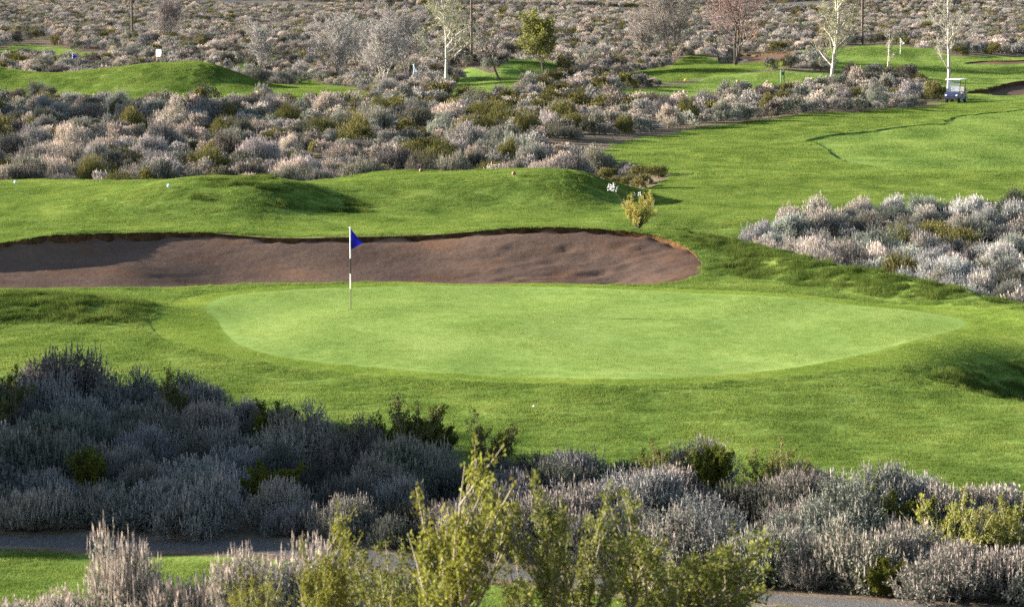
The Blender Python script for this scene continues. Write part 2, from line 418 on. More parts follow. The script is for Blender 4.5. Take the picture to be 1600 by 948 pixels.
def hash_noise(x, y, s, seed=0):
    """smooth value noise"""
    xi, yi = np.floor(x * s).astype(int), np.floor(y * s).astype(int); fx, fy = S(x * s - xi), S(y * s - yi)
    def h(i, j):
        v = (i * 374761393 + j * 668265263 + seed * 1442695041) & 0x7fffffff
        v = ((v ^ (v >> 13)) * 1274126177) & 0x7fffffff
        return ((v ^ (v >> 16)) & 0xffff) / 65535.0
    return (h(xi, yi) * (1 - fx) + h(xi + 1, yi) * fx) * (1 - fy) + (h(xi, yi + 1) * (1 - fx) + h(xi + 1, yi + 1) * fx) * fy
def dz_sand(x, y):
    d = np.maximum(sdf(BUNKER, x, y), 0)
    back = S((H(x, y) - .4) / .35)
    lip = (.05 + .09 * back + .07 * S((-9 - x) / 3) * back) * (1 + (1.1 * hash_noise(x, y, 2.6, 8) - .55) * (1 - S(d / .5)))
    bowl = .36 * S(d / 3.0)
    n = .015 * (hash_noise(x, y, 2.2, 2) - .5) + .018 * (hash_noise(x, y, 4.5, 3) - .5)
    r_ = np.random.default_rng(3)
    for cx, cy, rr, dp in zip(r_.uniform(-1.5, 5.2, 70), r_.uniform(84.2, 89.8, 70), r_.uniform(.16, .42, 70), r_.uniform(.015, .05, 70)):
        q = ((x - cx) / rr) ** 2 + ((y - cy) / rr) ** 2
        n = n + dp * (1.4 * np.exp(-(q - 1.6) ** 2 * 1.2) * .4 - np.exp(-q))
    t = H(x, y)
    floor = .04 + .075 * (y - 83)
    face = floor + (t - lip - floor) * (1 - S(d / 1.5)) - t      # steep left end above a flat floor
    wl = S((-8.5 - x) / 3.5)
    return (-lip - bowl) * (1 - wl) + face * wl + n * S(d / .5)
def dz_far_bunker(lip, depth, poly):
    return lambda x, y: -lip - depth * S(np.maximum(sdf(poly, x, y), 0) / 4)
def dz_turf(x, y):
    g = sdf(GREEN, x, y)
    r = S((-g - .4) / 1.5)
    return r * (.025 * (hash_noise(x, y, 1.6, 5) - .5) + .025 * (hash_noise(x, y, 3.3, 6) - .5)) * S((130 - y) / 20)
dz_fair = lambda x, y: np.full(np.shape(x), -.08)
flat = lambda dz: (lambda x, y: np.full(np.shape(x), dz))

ground = sheet('ground', rest, M_soil, label='pale brown desert soil under the sagebrush')
green_o = sheet('putting_green', g_in, M_green, label='smooth bright putting green with the blue flag')
turf_o = sheet('rough_turf', a_in, M_rough, dz=dz_turf, label='mown green turf around the putting green, tees and bunker')
sheet('green_collar', col_in, M_collar, label='lighter mown collar round the putting green')
fair_o = sheet('fairway', f_in, M_fair, dz=dz_fair, label='lighter cut fairway behind the golf cart side')
skirt('fairway_edge', f_seg, fair_o, M_rough, dz_fair)
bunk_o = sheet('sand_bunker', b_in, M_sand, dz=dz_sand, label='large brown sand bunker behind the putting green')
skirt('bunker_lip', b_seg, bunk_o, M_lip, dz_sand, top=-.015)
for k, (tri, sg) in far_b.items():
    dz = dz_far_bunker({'right': .45, 'top': .14, 'back': .22}[k], .2, BUNK_FAR[k])
    o = sheet('sand_bunker', tri, M_sand, dz=dz, label={'right': 'brown bunker right of the golf cart', 'top': 'thin dark bunker at the right edge above the white birch base',
         'back': 'dark bunker beneath the pinkish bare tree'}[k])
    skirt('bunker_lip', sg, o, M_lip, dz, top=-.015)
for k, tri in far_t.items():
    sheet(k, tri, M_fair if k not in ('far_left_mound', 'left_knoll', 'far_bank') else M_rough)
sheet('lower_lawn', low_in, M_rough, label='strip of lawn below the gravel path, lower left')
sheet('gravel_path', path_in, M_path, label='grey gravel path in front of the sagebrush thicket')
sheet('road', road_in, M_road, label='grey road crossing the far desert')
sheet('dirt_track', dirt_in, M_soil, label='bare brown dirt beside the fairway')

# ------------------------------------------------------------------ instancer for stuff (grass, far shrubs)
def gn_scatter(name, protos, pts, rot, scale, idx, label, cat, tint=None):
    me = bpy.data.meshes.new(name); n = len(pts)
    me.vertices.add(n); me.vertices.foreach_set('co', np.asarray(pts, np.float32).ravel())
    a = me.attributes.new('rot', 'FLOAT_VECTOR', 'POINT'); a.data.foreach_set('vector', np.asarray(rot, np.float32).ravel())
    a = me.attributes.new('scl', 'FLOAT_VECTOR', 'POINT'); a.data.foreach_set('vector', np.asarray(scale, np.float32).ravel())
    a = me.attributes.new('idx', 'INT', 'POINT'); a.data.foreach_set('value', np.asarray(idx, np.int32))
    if tint is not None:
        a = me.attributes.new('tint', 'FLOAT_VECTOR', 'POINT'); a.data.foreach_set('vector', np.asarray(tint, np.float32).ravel())
    o = link(name, me); tag(o, label, cat, kind='stuff')
    g = bpy.data.node_groups.new(name + '_nodes', 'GeometryNodeTree')
    g.interface.new_socket('Geometry', in_out='INPUT', socket_type='NodeSocketGeometry')
    g.interface.new_socket('Geometry', in_out='OUTPUT', socket_type='NodeSocketGeometry')
    N = g.nodes; gi = N.new('NodeGroupInput'); go = N.new('NodeGroupOutput'); j = N.new('GeometryNodeJoinGeometry')
    def attr(nm, ty):
        q = N.new('GeometryNodeInputNamedAttribute'); q.data_type = ty; q.inputs[0].default_value = nm; return q.outputs[0]
    ra, sa, ia = attr('rot', 'FLOAT_VECTOR'), attr('scl', 'FLOAT_VECTOR'), attr('idx', 'INT')
    for k, p in enumerate(protos):
        oi = N.new('GeometryNodeObjectInfo'); oi.inputs['Object'].default_value = p; oi.inputs['As Instance'].default_value = True
        cmp_ = N.new('FunctionNodeCompare'); cmp_.data_type = 'INT'; cmp_.operation = 'EQUAL'
        g.links.new(ia, cmp_.inputs[2]); cmp_.inputs[3].default_value = k
        ip = N.new('GeometryNodeInstanceOnPoints')
        g.links.new(gi.outputs[0], ip.inputs['Points']); g.links.new(cmp_.outputs[0], ip.inputs['Selection'])
        g.links.new(oi.outputs['Geometry'], ip.inputs['Instance'])
        g.links.new(ra, ip.inputs['Rotation']); g.links.new(sa, ip.inputs['Scale'])
        g.links.new(ip.outputs[0], j.inputs[0])
    g.links.new(j.outputs[0], go.inputs[0])
    md = o.modifiers.new('scatter', 'NODES'); md.node_group = g
    return o
def ground_rot(x, y, spin, amount=1.0):
    e = .25
    sx = (H(x + e, y) - H(x - e, y)) / (2 * e) * amount; sy = (H(x, y + e) - H(x, y - e)) / (2 * e) * amount
    n = np.stack([-sx, -sy, np.ones_like(sx)], 1); n /= np.linalg.norm(n, axis=1)[:, None]
    c, s = np.cos(spin), np.sin(spin)
    lx = c * n[:, 0] + s * n[:, 1]; ly = -s * n[:, 0] + c * n[:, 1]
    return np.stack([-np.arcsin(np.clip(ly, -1, 1)), np.arctan2(lx, n[:, 2]), spin], 1)

# ------------------------------------------------------------------ grass
def grass_patch(name, seed, mat, radius, n, h, w, clump=0.0, lean=.5, dry=.06):
    r = np.random.default_rng(seed)
    rad = radius * np.sqrt(r.random(n)); th = r.random(n) * 2 * math.pi
    x, y = rad * np.cos(th), rad * np.sin(th)
    hs = h * (.55 + .75 * r.random(n))
    if clump:
        hs = hs * (1 + clump * (2.2 * hash_noise(x + 40 * seed, y, 3.2 / radius * .6, seed) ** 2 - .6))
    fa = r.random(n) * 2 * math.pi; la = r.random(n) * 2 * math.pi; ll = lean * r.random(n) * hs
    wx, wy = np.cos(fa) * w / 2, np.sin(fa) * w / 2
    b0 = np.stack([x - wx, y - wy, np.full(n, -.015)], 1); b1 = np.stack([x + wx, y + wy, np.full(n, -.015)], 1)
    t = np.stack([x + np.cos(la) * ll, y + np.sin(la) * ll, hs], 1)
    V = np.stack([b0, b1, t], 1).reshape(-1, 3); F = np.arange(3 * n).reshape(-1, 3)
    c = np.ones((n, 3)) * (.8 + .4 * r.random((n, 1))); k = r.random(n) < dry
    c[k] *= np.array([1.5, 1.15, 1.1])
    return bpy.data.objects.new(name, mesh_np(name, V, F, [mat], col=np.repeat(c, 3, 0)))
def jgrid(x0, x1, y0, y1, s):
    a, b = np.meshgrid(np.arange(x0, x1, s), np.arange(y0, y1, s)); a = a.ravel(); b = b.ravel()
    return a + (rng.random(len(a)) - .5) * s, b + (rng.random(len(b)) - .5) * s
def in_view(x, y, m=1.3, pad=2.0): return np.abs(x) < (800 / FPX) * y * m + pad
def scatter_grass(name, protos, layers, label):
    X, Y, Sc, DZ = [], [], [], []
    for x, y, s, dz in layers: X.append(x); Y.append(y); Sc.append(np.full(len(x), s)); DZ.append(np.full(len(x), dz))
    x, y, s, dz = map(np.concatenate, (X, Y, Sc, DZ))
    spin = rng.random(len(x)) * 2 * math.pi
    gn_scatter(name, protos, np.stack([x, y, H(x, y) + dz], 1), ground_rot(x, y, spin), np.stack([s, s, s * (.85 + .3 * rng.random(len(s)))], 1),
               rng.integers(0, len(protos), len(x)), label, 'grass')
# rough
rp = [grass_patch('rough_patch', 11 + i, B_rough, .62, 2000, .026, .011, clump=.5, lean=.8) for i in range(4)]
rl = [grass_patch('long_patch', 21 + i, B_long, .62, 1500, .06, .012, clump=1.3, lean=1.2) for i in range(4)]
rs = [grass_patch('rough_tuft', 31 + i, B_rough, .22, 230, .035, .011, clump=.5, lean=.9) for i in range(2)]
def outside_all(x, y, m):
    return (sdf(COLLAR, x, y) < -m) & (sdf(BUNKER, x, y) < -m) & (sdf(FAIRWAY, x, y) < -m) & (sdf(BUNK_FAR['right'], x, y) < -m)
L = []
x, y = jgrid(-26, 24, 43, 130, .78); k = in_view(x, y) & (sdf(TURF_A, x, y) > .45) & outside_all(x, y, .6); L.append((x[k], y[k], 1.0, 0))
big = list(L)
x, y = jgrid(-26, 24, 43, 130, .26); sa = sdf(TURF_A, x, y); o_ = np.maximum.reduce([sdf(COLLAR, x, y), sdf(BUNKER, x, y)])
k = in_view(x, y) & (sa > .02) & (sdf(COLLAR, x, y) < -.05) & (sdf(BUNKER, x, y) < -.06) & ((sa < .55) | (o_ > -.75)); small = [(x[k], y[k], 1.0, 0)]
x, y = jgrid(-70, 90, 130, 240, 1.5); k = in_view(x, y) & (sdf(TURF_A, x, y) > .6) & outside_all(x, y, .8); big.append((x[k], y[k], 2.0, 0))
x, y = jgrid(-14, 6, 34.5, 44, .6); k = in_view(x, y) & (sdf(LOWER, x, y) > .3); big.append((x[k], y[k], .9, 0))
for kk in ('far_left_mound', 'left_knoll', 'far_bank'):
    po = TURFS[kk]; lo, hi = po.min(0), po.max(0)
    x, y = jgrid(lo[0], hi[0], lo[1], hi[1], 1.3); k = in_view(x, y) & (sdf(po, x, y) > .7) & (sdf(BUNK_FAR['back'], x, y) < -.8); big.append((x[k], y[k], 1.7, 0))
def is_long(x, y):
    m = (np.hypot((x + 12.2) / 3.6, (y - 75) / 3.0) < 1.0) | (np.hypot((x - 13.0) / 3.6, (y - 64.5) / 5) < 1.0)
    return m | ((x > 5.7) & (y > YC(x) - 5) & (y < YC(x) + 1.5)) | ((np.hypot((x + 9) / 3.5, (y - 110) / 3.5) < 1) & (rng.random(len(x)) < .2))
lx, ly = big[0][0], big[0][1]; m_ = is_long(lx, ly)
big[0] = (lx[~m_], ly[~m_], 1.0, 0)
scatter_grass('rough_grass', rp, big, 'short green grass around the green, tees and far mounds')
scatter_grass('long_grass', rl, [(lx[m_], ly[m_], 1.0, 0)], 'longer tufted grass on the mounds and the ridge beside the green')
scatter_grass('rough_grass_edge', rs, small, 'tufts of grass along the green and bunker edges')
# fairway
fp = [grass_patch('fairway_patch', 51 + i, B_fair, .62, 1500, .032, .011) for i in range(3)]
L = []
x, y = jgrid(0, 90, 125, 250, 1.5); k = in_view(x, y) & (sdf(FAIRWAY, x, y) > .8) & (sdf(BUNK_FAR['right'], x, y) < -.8); L.append((x[k], y[k], 2.0, -.08))
for kk in ('far_fairway', 'far_tee_ground', 'small_tee', 'left_far_fairway', 'distant_fairway'):
    po = TURFS[kk]; lo, hi = po.min(0), po.max(0)
    x, y = jgrid(lo[0], hi[0], lo[1], hi[1], 1.9); k = in_view(x, y) & (sdf(po, x, y) > .9)
    for b_ in BUNK_FAR.values(): k &= sdf(b_, x, y) < -1
    L.append((x[k], y[k], 2.6, 0))
scatter_grass('fairway_grass', fp, L, 'short mown grass of the fairway and far tees')
cs = [grass_patch('collar_tuft', 61 + i, B_collar, .22, 260, .018, .010, lean=.9) for i in range(2)]
x, y = jgrid(-18, 18, 56, 90, .26); k = (sdf(COLLAR, x, y) > .1) & (sdf(GREEN, x, y) < -.14) & (sdf(BUNKER, x, y) < -.1)
scatter_grass('collar_grass', cs, [(x[k], y[k], 1.0, 0)], 'short pale green grass of the collar round the green')
# green
gp = [grass_patch('green_patch', 71 + i, B_green, .62, 3200, .013, .007, lean=.9, dry=.1) for i in range(3)]
L = []
x, y = jgrid(-14, 14, 60, 86, .7); k = sdf(GREEN, x, y) > .55; L.append((x[k], y[k], 1.0, 0))
x, y = jgrid(-14, 14, 60, 86, .28); d = sdf(GREEN, x, y); k = (d > .16) & (d < .8); L.append((x[k], y[k], .3, 0))
scatter_grass('green_turf', gp, L, 'very short bright turf of the putting green')

# ------------------------------------------------------------------ shrubs
def leaf_quads(p, d, l, w, r):
    n = len(p); q = r.normal(size=(n, 3)); s = np.cross(d, q); s /= np.linalg.norm(s, axis=1)[:, None] + 1e-9
    l = np.asarray(l).reshape(-1, 1); w = np.asarray(w).reshape(-1, 1)
    return np.stack([p, p + d * l * .55 + s * w * .5, p + d * l, p + d * l * .55 - s * w * .5], 1).reshape(-1, 3)
def tubes(segs, sides=4):
    """segs: list of (p0, p1, r0, r1)"""
    a = np.array([s[0] for s in segs], float); b = np.array([s[1] for s in segs], float)
    r0 = np.array([s[2] for s in segs]); r1 = np.array([s[3] for s in segs])
    d = b - a; d /= np.linalg.norm(d, axis=1)[:, None] + 1e-9
    ref = np.where(np.abs(d[:, 2:3]) < .9, np.array([[0, 0, 1.]]), np.array([[1., 0, 0]]))
    u = np.cross(d, ref); u /= np.linalg.norm(u, axis=1)[:, None]; v = np.cross(d, u)
    n = len(segs); V = []
    for k in range(sides):
        an = 2 * math.pi * k / sides; o = u * math.cos(an) + v * math.sin(an)
        V.append(np.stack([a + o * r0[:, None], b + o * r1[:, None]], 1))
    V = np.stack(V, 1).reshape(-1, 3)                  # seg, side, end
    base = np.arange(n)[:, None] * sides * 2; k = np.arange(sides)[None, :]; k2 = (k + 1) % sides
    F = np.stack([base + k * 2, base + k2 * 2, base + k2 * 2 + 1, base + k * 2 + 1], -1).reshape(-1, 4)
    return V, F
def unit(v): return v / (np.linalg.norm(v, axis=-1, keepdims=True) + 1e-9)

def sage_mesh(seed, lobes, twigs, leaves, leaf_l, leaf_w, flower=.3, R=.75, Ht=1.0):
    """rounded sagebrush: lobes of upright leafy twigs, pale spent flower stalks on top; unit height about 1"""
    r = np.random.default_rng(seed)
    P_, D_, L_, W_, C_ = [], [], [], [], []
    stems = []
    for i in range(lobes):
        az = 2 * math.pi * (i / lobes * 2.618 + .12 * r.random()) ; el = r.uniform(.12, 1.0)
        rad = R * (1 - .75 * el ** 1.5) * r.uniform(.6, 1.2)
        c = np.array([math.cos(az) * rad, math.sin(az) * rad, Ht * (.20 + .52 * el) * r.uniform(.72, 1.2)])
        lr = r.uniform(.20, .34) * (R + .25)
        mid = c * np.array([.45, .45, .5]) + r.normal(size=3) * .04
        stems += [(np.zeros(3), mid, .03, .02), (mid, c, .02, .009)]
        out = unit(c * np.array([1, 1, .35]) + np.array([0, 0, .55]))
        n = twigs
        off = unit(r.normal(size=(n, 3)) + out * .7) * lr * (r.random((n, 1)) ** .33)
        off[:, 2] *= .85
        base = c + off - out * lr * .5
        td = unit(out * .45 + off / lr * .9 + np.array([0, 0, .45]) + r.normal(size=(n, 3)) * .22)
        tl = r.uniform(.07, .17, n) * (.7 + .5 * Ht)
        tone = r.uniform(.78, 1.2)
        for j in range(leaves):
            t = (j + r.random(n)) / leaves
            p = base + td * (tl * t)[:, None] + r.normal(size=(n, 3)) * .012
            d = unit(td * .9 + r.normal(size=(n, 3)) * .55)
            P_.append(p); D_.append(d); L_.append(leaf_l * r.uniform(.6, 1.25, n)); W_.append(leaf_w * r.uniform(.7, 1.2, n))
            g = np.array([.245, .262, .235]) * tone * r.uniform(.75, 1.25, (n, 1))
            warm = (r.random((n, 1)) < .22) * np.array([[.055, .03, .012]])
            C_.append(g + warm)
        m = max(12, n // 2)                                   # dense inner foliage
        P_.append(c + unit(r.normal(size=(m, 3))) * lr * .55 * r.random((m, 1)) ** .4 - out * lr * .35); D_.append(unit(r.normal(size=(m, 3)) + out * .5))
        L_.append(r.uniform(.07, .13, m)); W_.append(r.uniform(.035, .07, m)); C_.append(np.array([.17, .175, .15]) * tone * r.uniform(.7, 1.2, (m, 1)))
        f = r.random(n) < flower * (.4 + .9 * el)
        m = int(f.sum())
        if m:
            p = base[f] + td[f] * tl[f][:, None] * .8
            for j in range(3):
                P_.append(p + np.array([0, 0, .03]) * j); D_.append(unit(td[f] * .6 + np.array([0, 0, 1.]) + r.normal(size=(m, 3)) * .14))
                L_.append(r.uniform(.06, .12, m)); W_.append(np.full(m, leaf_w * .8))
                C_.append(np.array([.43, .39, .365]) * r.uniform(.75, 1.2, (m, 1)))
    p, d, l, w, c = (np.concatenate(q) for q in (P_, D_, L_, W_, C_))
    k = p[:, 2] > .02
    p, d, l, w, c = p[k], d[k], l[k], w[k], c[k]
    V = leaf_quads(p, d, l, w, r)
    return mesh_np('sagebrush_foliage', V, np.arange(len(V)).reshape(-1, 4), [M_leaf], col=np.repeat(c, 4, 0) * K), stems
def green_mesh(seed, branches, clusters, leaf, spread=.55, col=(.20, .21, .045), open_=.0, warm=.25):
    """upright olive shrub: straight rising branches clothed in small leaf clusters; unit height 1"""
    r = np.random.default_rng(seed); P_, D_, L_, W_, C_ = [], [], [], [], []; stems = []
    for i in range(branches):
        az = r.random() * 2 * math.pi; tilt = spread * math.sqrt(r.random()) ; ln = r.uniform(.62, 1.0) * (1 - .25 * tilt)
        d0 = np.array([math.cos(az) * math.sin(tilt), math.sin(az) * math.sin(tilt), math.cos(tilt)])
        p0 = np.array([math.cos(az), math.sin(az), 0]) * .012 * r.random()
        bend = np.array([math.cos(az), math.sin(az), 0]) * r.uniform(-.15, .12) + r.normal(size=3) * .03
        pts = [p0 + d0 * ln * t + bend * t * t for t in np.linspace(0, 1, 5)]
        stems += [(pts[k], pts[k + 1], .016 * (1 - .2 * k), .016 * (1 - .2 * (k + 1)) + .001) for k in range(4)]
        subs = [(p0, d0, ln, bend, .22)]
        for q in range(r.integers(2, 5)):
            t = r.uniform(.3, .85); ps = p0 + d0 * ln * t + bend * t * t
            ds = unit(d0 + r.normal(size=3) * .5 + np.array([0, 0, .25])); ls = r.uniform(.12, .30)
            stems.append((ps, ps + ds * ls, .007, .003)); subs.append((ps, ds, ls, np.zeros(3), .15))
        for ps, ds, ls, bs, start in subs:
            n = max(4, int(clusters * ls))
            t = start + (1 - start) * r.random(n)
            cp = ps + ds * (ls * t)[:, None] + bs * (t * t)[:, None] + r.normal(size=(n, 3)) * .014
            tone = r.uniform(.8, 1.2)
            for j in range(5):
                P_.append(cp + r.normal(size=(n, 3)) * leaf * .35); D_.append(unit(ds + r.normal(size=(n, 3)) * .8))
                L_.append(leaf * r.uniform(.6, 1.3, n)); W_.append(leaf * .5 * r.uniform(.7, 1.2, n))
                c = np.array(col) * tone * r.uniform(.7, 1.3, (n, 1)) + (r.random((n, 1)) < warm) * np.array([[.09, .055, .0]])
                C_.append(c)
    p, d, l, w, c = (np.concatenate(q) for q in (P_, D_, L_, W_, C_))
    V = leaf_quads(p, d, l, w, r)
    return mesh_np('green_foliage', V, np.arange(len(V)).reshape(-1, 4), [M_leafg], col=np.repeat(c, 4, 0) * K), stems
def stem_mesh(stems):
    V, F = tubes(stems, 5); return mesh_np('woody_stems', V, F, [M_stem])

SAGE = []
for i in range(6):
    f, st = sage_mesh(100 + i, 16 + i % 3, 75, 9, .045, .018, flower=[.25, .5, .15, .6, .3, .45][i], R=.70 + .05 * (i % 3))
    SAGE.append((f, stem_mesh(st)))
def wand_mesh(seed, branches, spread, col=(.23, .235, .06), bias=0.0):
    """open shrub of long rising wands set with knobby leaf clusters"""
    r = np.random.default_rng(seed); P_, D_, L_, W_, C_ = [], [], [], [], []; stems = []
    def wand(p, d, ln, rad, level):
        k = 5; q = p; dd = d; pts = [p]
        for i in range(k):
            dd = unit(dd + r.normal(size=3) * .11 + np.array([0, 0, .07])); q2 = q + dd * ln / k
            stems.append((q, q2, rad * (1 - .15 * i), rad * (1 - .15 * (i + 1)))); q = q2; pts.append(q)
        pts = np.array(pts)
        n = max(3, int(ln * (26 if level else 17))); t = (.22 if level == 0 else .10) + (.78 if level == 0 else .90) * r.random(n) ** .8
        f = np.clip(t * k, 0, k - 1e-3); ii = f.astype(int); cp = pts[ii] + (pts[ii + 1] - pts[ii]) * (f - ii)[:, None]
        tone = r.uniform(.75, 1.2)
        for j in range(9):
            P_.append(cp + r.normal(size=(n, 3)) * .016); D_.append(unit(dd * .7 + r.normal(size=(n, 3)) * .8)); L_.append(r.uniform(.018, .034, n)); W_.append(r.uniform(.008, .015, n))
            C_.append(np.array(col) * tone * r.uniform(.7, 1.3, (n, 1)) + (r.random((n, 1)) < .25) * np.array([[.08, .045, 0]]))
        if level < 2:
            for c in range(r.integers(3, 6) if level == 0 else r.integers(1, 4)):
                t = r.uniform(.25, .9); i = int(t * k); ps = pts[i]
                wand(ps, unit(dd * .8 + r.normal(size=3) * .42 + np.array([0, 0, .3])), ln * r.uniform(.25, .5), rad * .5, level + 1)
    for b in range(branches):
        az = r.random() * 6.283; tl = spread * math.sqrt(r.random())
        wand(np.array([math.cos(az), math.sin(az), 0]) * .006, unit(np.array([math.cos(az) * math.sin(tl) + bias, math.sin(az) * math.sin(tl), math.cos(tl)])), r.uniform(.55, .92), .011, 0)
    p, d, l, w, c = (np.concatenate(q) for q in (P_, D_, L_, W_, C_))
    V = leaf_quads(p, d, l, w, r)
    return mesh_np('wand_foliage', V, np.arange(len(V)).reshape(-1, 4), [M_leafg], col=np.repeat(c, 4, 0) * K), stems
WAND = []
for i in range(4):
    f, st = wand_mesh(260 + i, [13, 13, 13, 13][i], [.65, .85, .55, .9][i], bias=[0, 0, 0, .25][i]); V_, F_ = tubes(st, 5)
    WAND.append((f, mesh_np('woody_stems', V_, F_, [M_wand])))
SAGE_FAR = []
for i in range(5):
    f, st = sage_mesh(140 + i, 10, 34, 3, .11, .055, flower=[.3, .5, .2, .6, .4][i], R=.72)
    SAGE_FAR.append(bpy.data.objects.new('far_sagebrush_form', f))
GRN = []
for i in range(4):
    f, st = green_mesh(200 + i, 26, 95, .045, spread=[.6, .75, .5, .65][i])
    GRN.append((f, stem_mesh(st)))
TINTS = [((1.0, 1.0, 1.04), 'silver grey'), ((1.10, 1.0, .97), 'pinkish grey'), ((.80, .86, .82), 'dull grey green'),
         ((1.25, 1.15, 1.10), 'pale beige'), ((.92, .90, .99), 'lavender grey'), ((.66, .68, .60), 'dark grey')]
BLOCK = [(TURF_A, .25), (LOWER, .1), (PATH, .3), (ROAD, 2), (ROAD_CLEAR, 0), (DIRT, .2), (BUNKER, .2)] + [(p, .3) for p in TURFS.values()] + [(p, .5) for p in BUNK_FAR.values()]
def free(x, y):
    k = np.ones(len(x), bool)
    for p, m in BLOCK: k &= sdf(p, x, y) < -m
    return k
def thin(x, y, rad, taken=None):
    """greedy spacing on a hash grid"""
    cell = {}; keep = []
    if taken is not None:
        for q in taken: cell.setdefault((int(q[0] // 3), int(q[1] // 3)), []).append(q)
    for i in range(len(x)):
        c = (int(x[i] // 3), int(y[i] // 3)); ok = True
        for a in (-1, 0, 1):
            for b in (-1, 0, 1):
                for q in cell.get((c[0] + a, c[1] + b), ()):
                    if (q[0] - x[i]) ** 2 + (q[1] - y[i]) ** 2 < (rad[i] + q[2]) ** 2 * .25: ok = False; break
                if not ok: break
            if not ok: break
        if ok: cell.setdefault(c, []).append((x[i], y[i], rad[i])); keep.append(i)
    return np.array(keep, int)

ORD = ['first', 'second', 'third', 'fourth', 'fifth', 'sixth', 'seventh', 'eighth', 'ninth', 'tenth', 'eleventh', 'twelfth', 'thirteenth', 'fourteenth',
       'fifteenth', 'sixteenth', 'seventeenth', 'eighteenth', 'nineteenth', 'twentieth'] + ['twenty-' + s for s in
       ('first', 'second', 'third', 'fourth', 'fifth', 'sixth', 'seventh', 'eighth', 'ninth')] + ['thirtieth'] + ['thirty-' + s for s in
       ('first', 'second', 'third', 'fourth', 'fifth', 'sixth', 'seventh', 'eighth', 'ninth')]
def place_shrub(name, form, x, y, h, w, spin, tint, label, cat, group, parts=True, sink=.04):
    q = random.uniform(.8, 1.25)
    z = Hf(x, y) - sink
    fol, stm = form
    if parts:
        e = link(name, None, loc=(x, y, z)); e.rotation_euler = (0, 0, spin); e.scale = (w * q, w / q, h)
        f = link('foliage', fol, e); f['tint'] = tint
        link('woody_stems', stm, e); o = e
    else:
        o = link(name, fol, loc=(x, y, z)); o.rotation_euler = (0, 0, spin); o.scale = (w * q, w / q, h); o['tint'] = tint
    tag(o, label, cat, group); return o

taken = []
# --- named shrubs of the photograph: (kind, px, base row or depth, height m, width factor, form, tint, label)
def named(kind, px, depth, h, w, form, tint, label, group=None, spin=None):
    x = (px - 800) / FPX * depth
    taken.append((x, depth, .55 * w))
    nm, cat = ('sagebrush', 'sagebrush') if kind == 's' else ('green_shrub', 'shrub')
    fm = {'s': SAGE, 'g': GRN, 'w': WAND}[kind][form]
    place_shrub(nm, fm, x, depth, h, w, random.random() * 6.28 if spin is None else spin, tint, label, cat, group or ('foreground sagebrush' if kind == 's' else 'olive green shrubs'))
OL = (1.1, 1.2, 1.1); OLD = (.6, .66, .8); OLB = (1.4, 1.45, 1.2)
# thicket
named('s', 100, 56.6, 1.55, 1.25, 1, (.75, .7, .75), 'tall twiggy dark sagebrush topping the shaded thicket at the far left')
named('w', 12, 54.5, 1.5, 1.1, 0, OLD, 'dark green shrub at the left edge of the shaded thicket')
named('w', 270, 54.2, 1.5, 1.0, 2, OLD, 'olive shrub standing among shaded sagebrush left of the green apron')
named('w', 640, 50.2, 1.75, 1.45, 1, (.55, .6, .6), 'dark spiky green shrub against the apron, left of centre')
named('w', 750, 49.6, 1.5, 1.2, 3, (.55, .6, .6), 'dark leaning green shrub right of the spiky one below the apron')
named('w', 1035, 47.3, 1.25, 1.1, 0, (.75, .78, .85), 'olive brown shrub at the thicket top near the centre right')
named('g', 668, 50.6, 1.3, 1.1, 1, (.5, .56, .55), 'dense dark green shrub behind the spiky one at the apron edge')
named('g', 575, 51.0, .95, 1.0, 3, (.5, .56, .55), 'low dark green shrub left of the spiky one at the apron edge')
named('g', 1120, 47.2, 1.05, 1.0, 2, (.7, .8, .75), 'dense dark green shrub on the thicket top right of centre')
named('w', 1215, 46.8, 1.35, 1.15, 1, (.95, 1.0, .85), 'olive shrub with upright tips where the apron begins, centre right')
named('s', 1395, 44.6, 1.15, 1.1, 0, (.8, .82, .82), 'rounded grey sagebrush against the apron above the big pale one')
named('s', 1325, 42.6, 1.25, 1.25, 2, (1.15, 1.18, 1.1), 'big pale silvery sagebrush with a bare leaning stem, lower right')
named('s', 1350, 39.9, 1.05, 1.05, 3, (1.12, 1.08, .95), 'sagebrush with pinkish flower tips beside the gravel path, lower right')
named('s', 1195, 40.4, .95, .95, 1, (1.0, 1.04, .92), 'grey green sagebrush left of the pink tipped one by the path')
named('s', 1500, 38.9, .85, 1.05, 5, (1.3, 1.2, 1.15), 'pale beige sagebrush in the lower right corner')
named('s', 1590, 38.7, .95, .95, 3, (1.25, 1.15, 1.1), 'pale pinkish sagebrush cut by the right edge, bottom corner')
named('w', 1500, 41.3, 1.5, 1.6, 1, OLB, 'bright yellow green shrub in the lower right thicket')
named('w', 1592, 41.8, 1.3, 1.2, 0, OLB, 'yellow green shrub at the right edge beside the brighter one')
named('w', 1172, 94.5, 1.15, 1.1, 3, (.8, .75, .6), 'dark wiry shrub at the left tip of the ridge sagebrush patch', group='olive green shrubs')
named('w', 1405, 97.5, 1.6, 1.2, 1, (.75, .8, .7), 'tall wiry olive shrub sticking up from the ridge sagebrush patch', group='olive green shrubs')
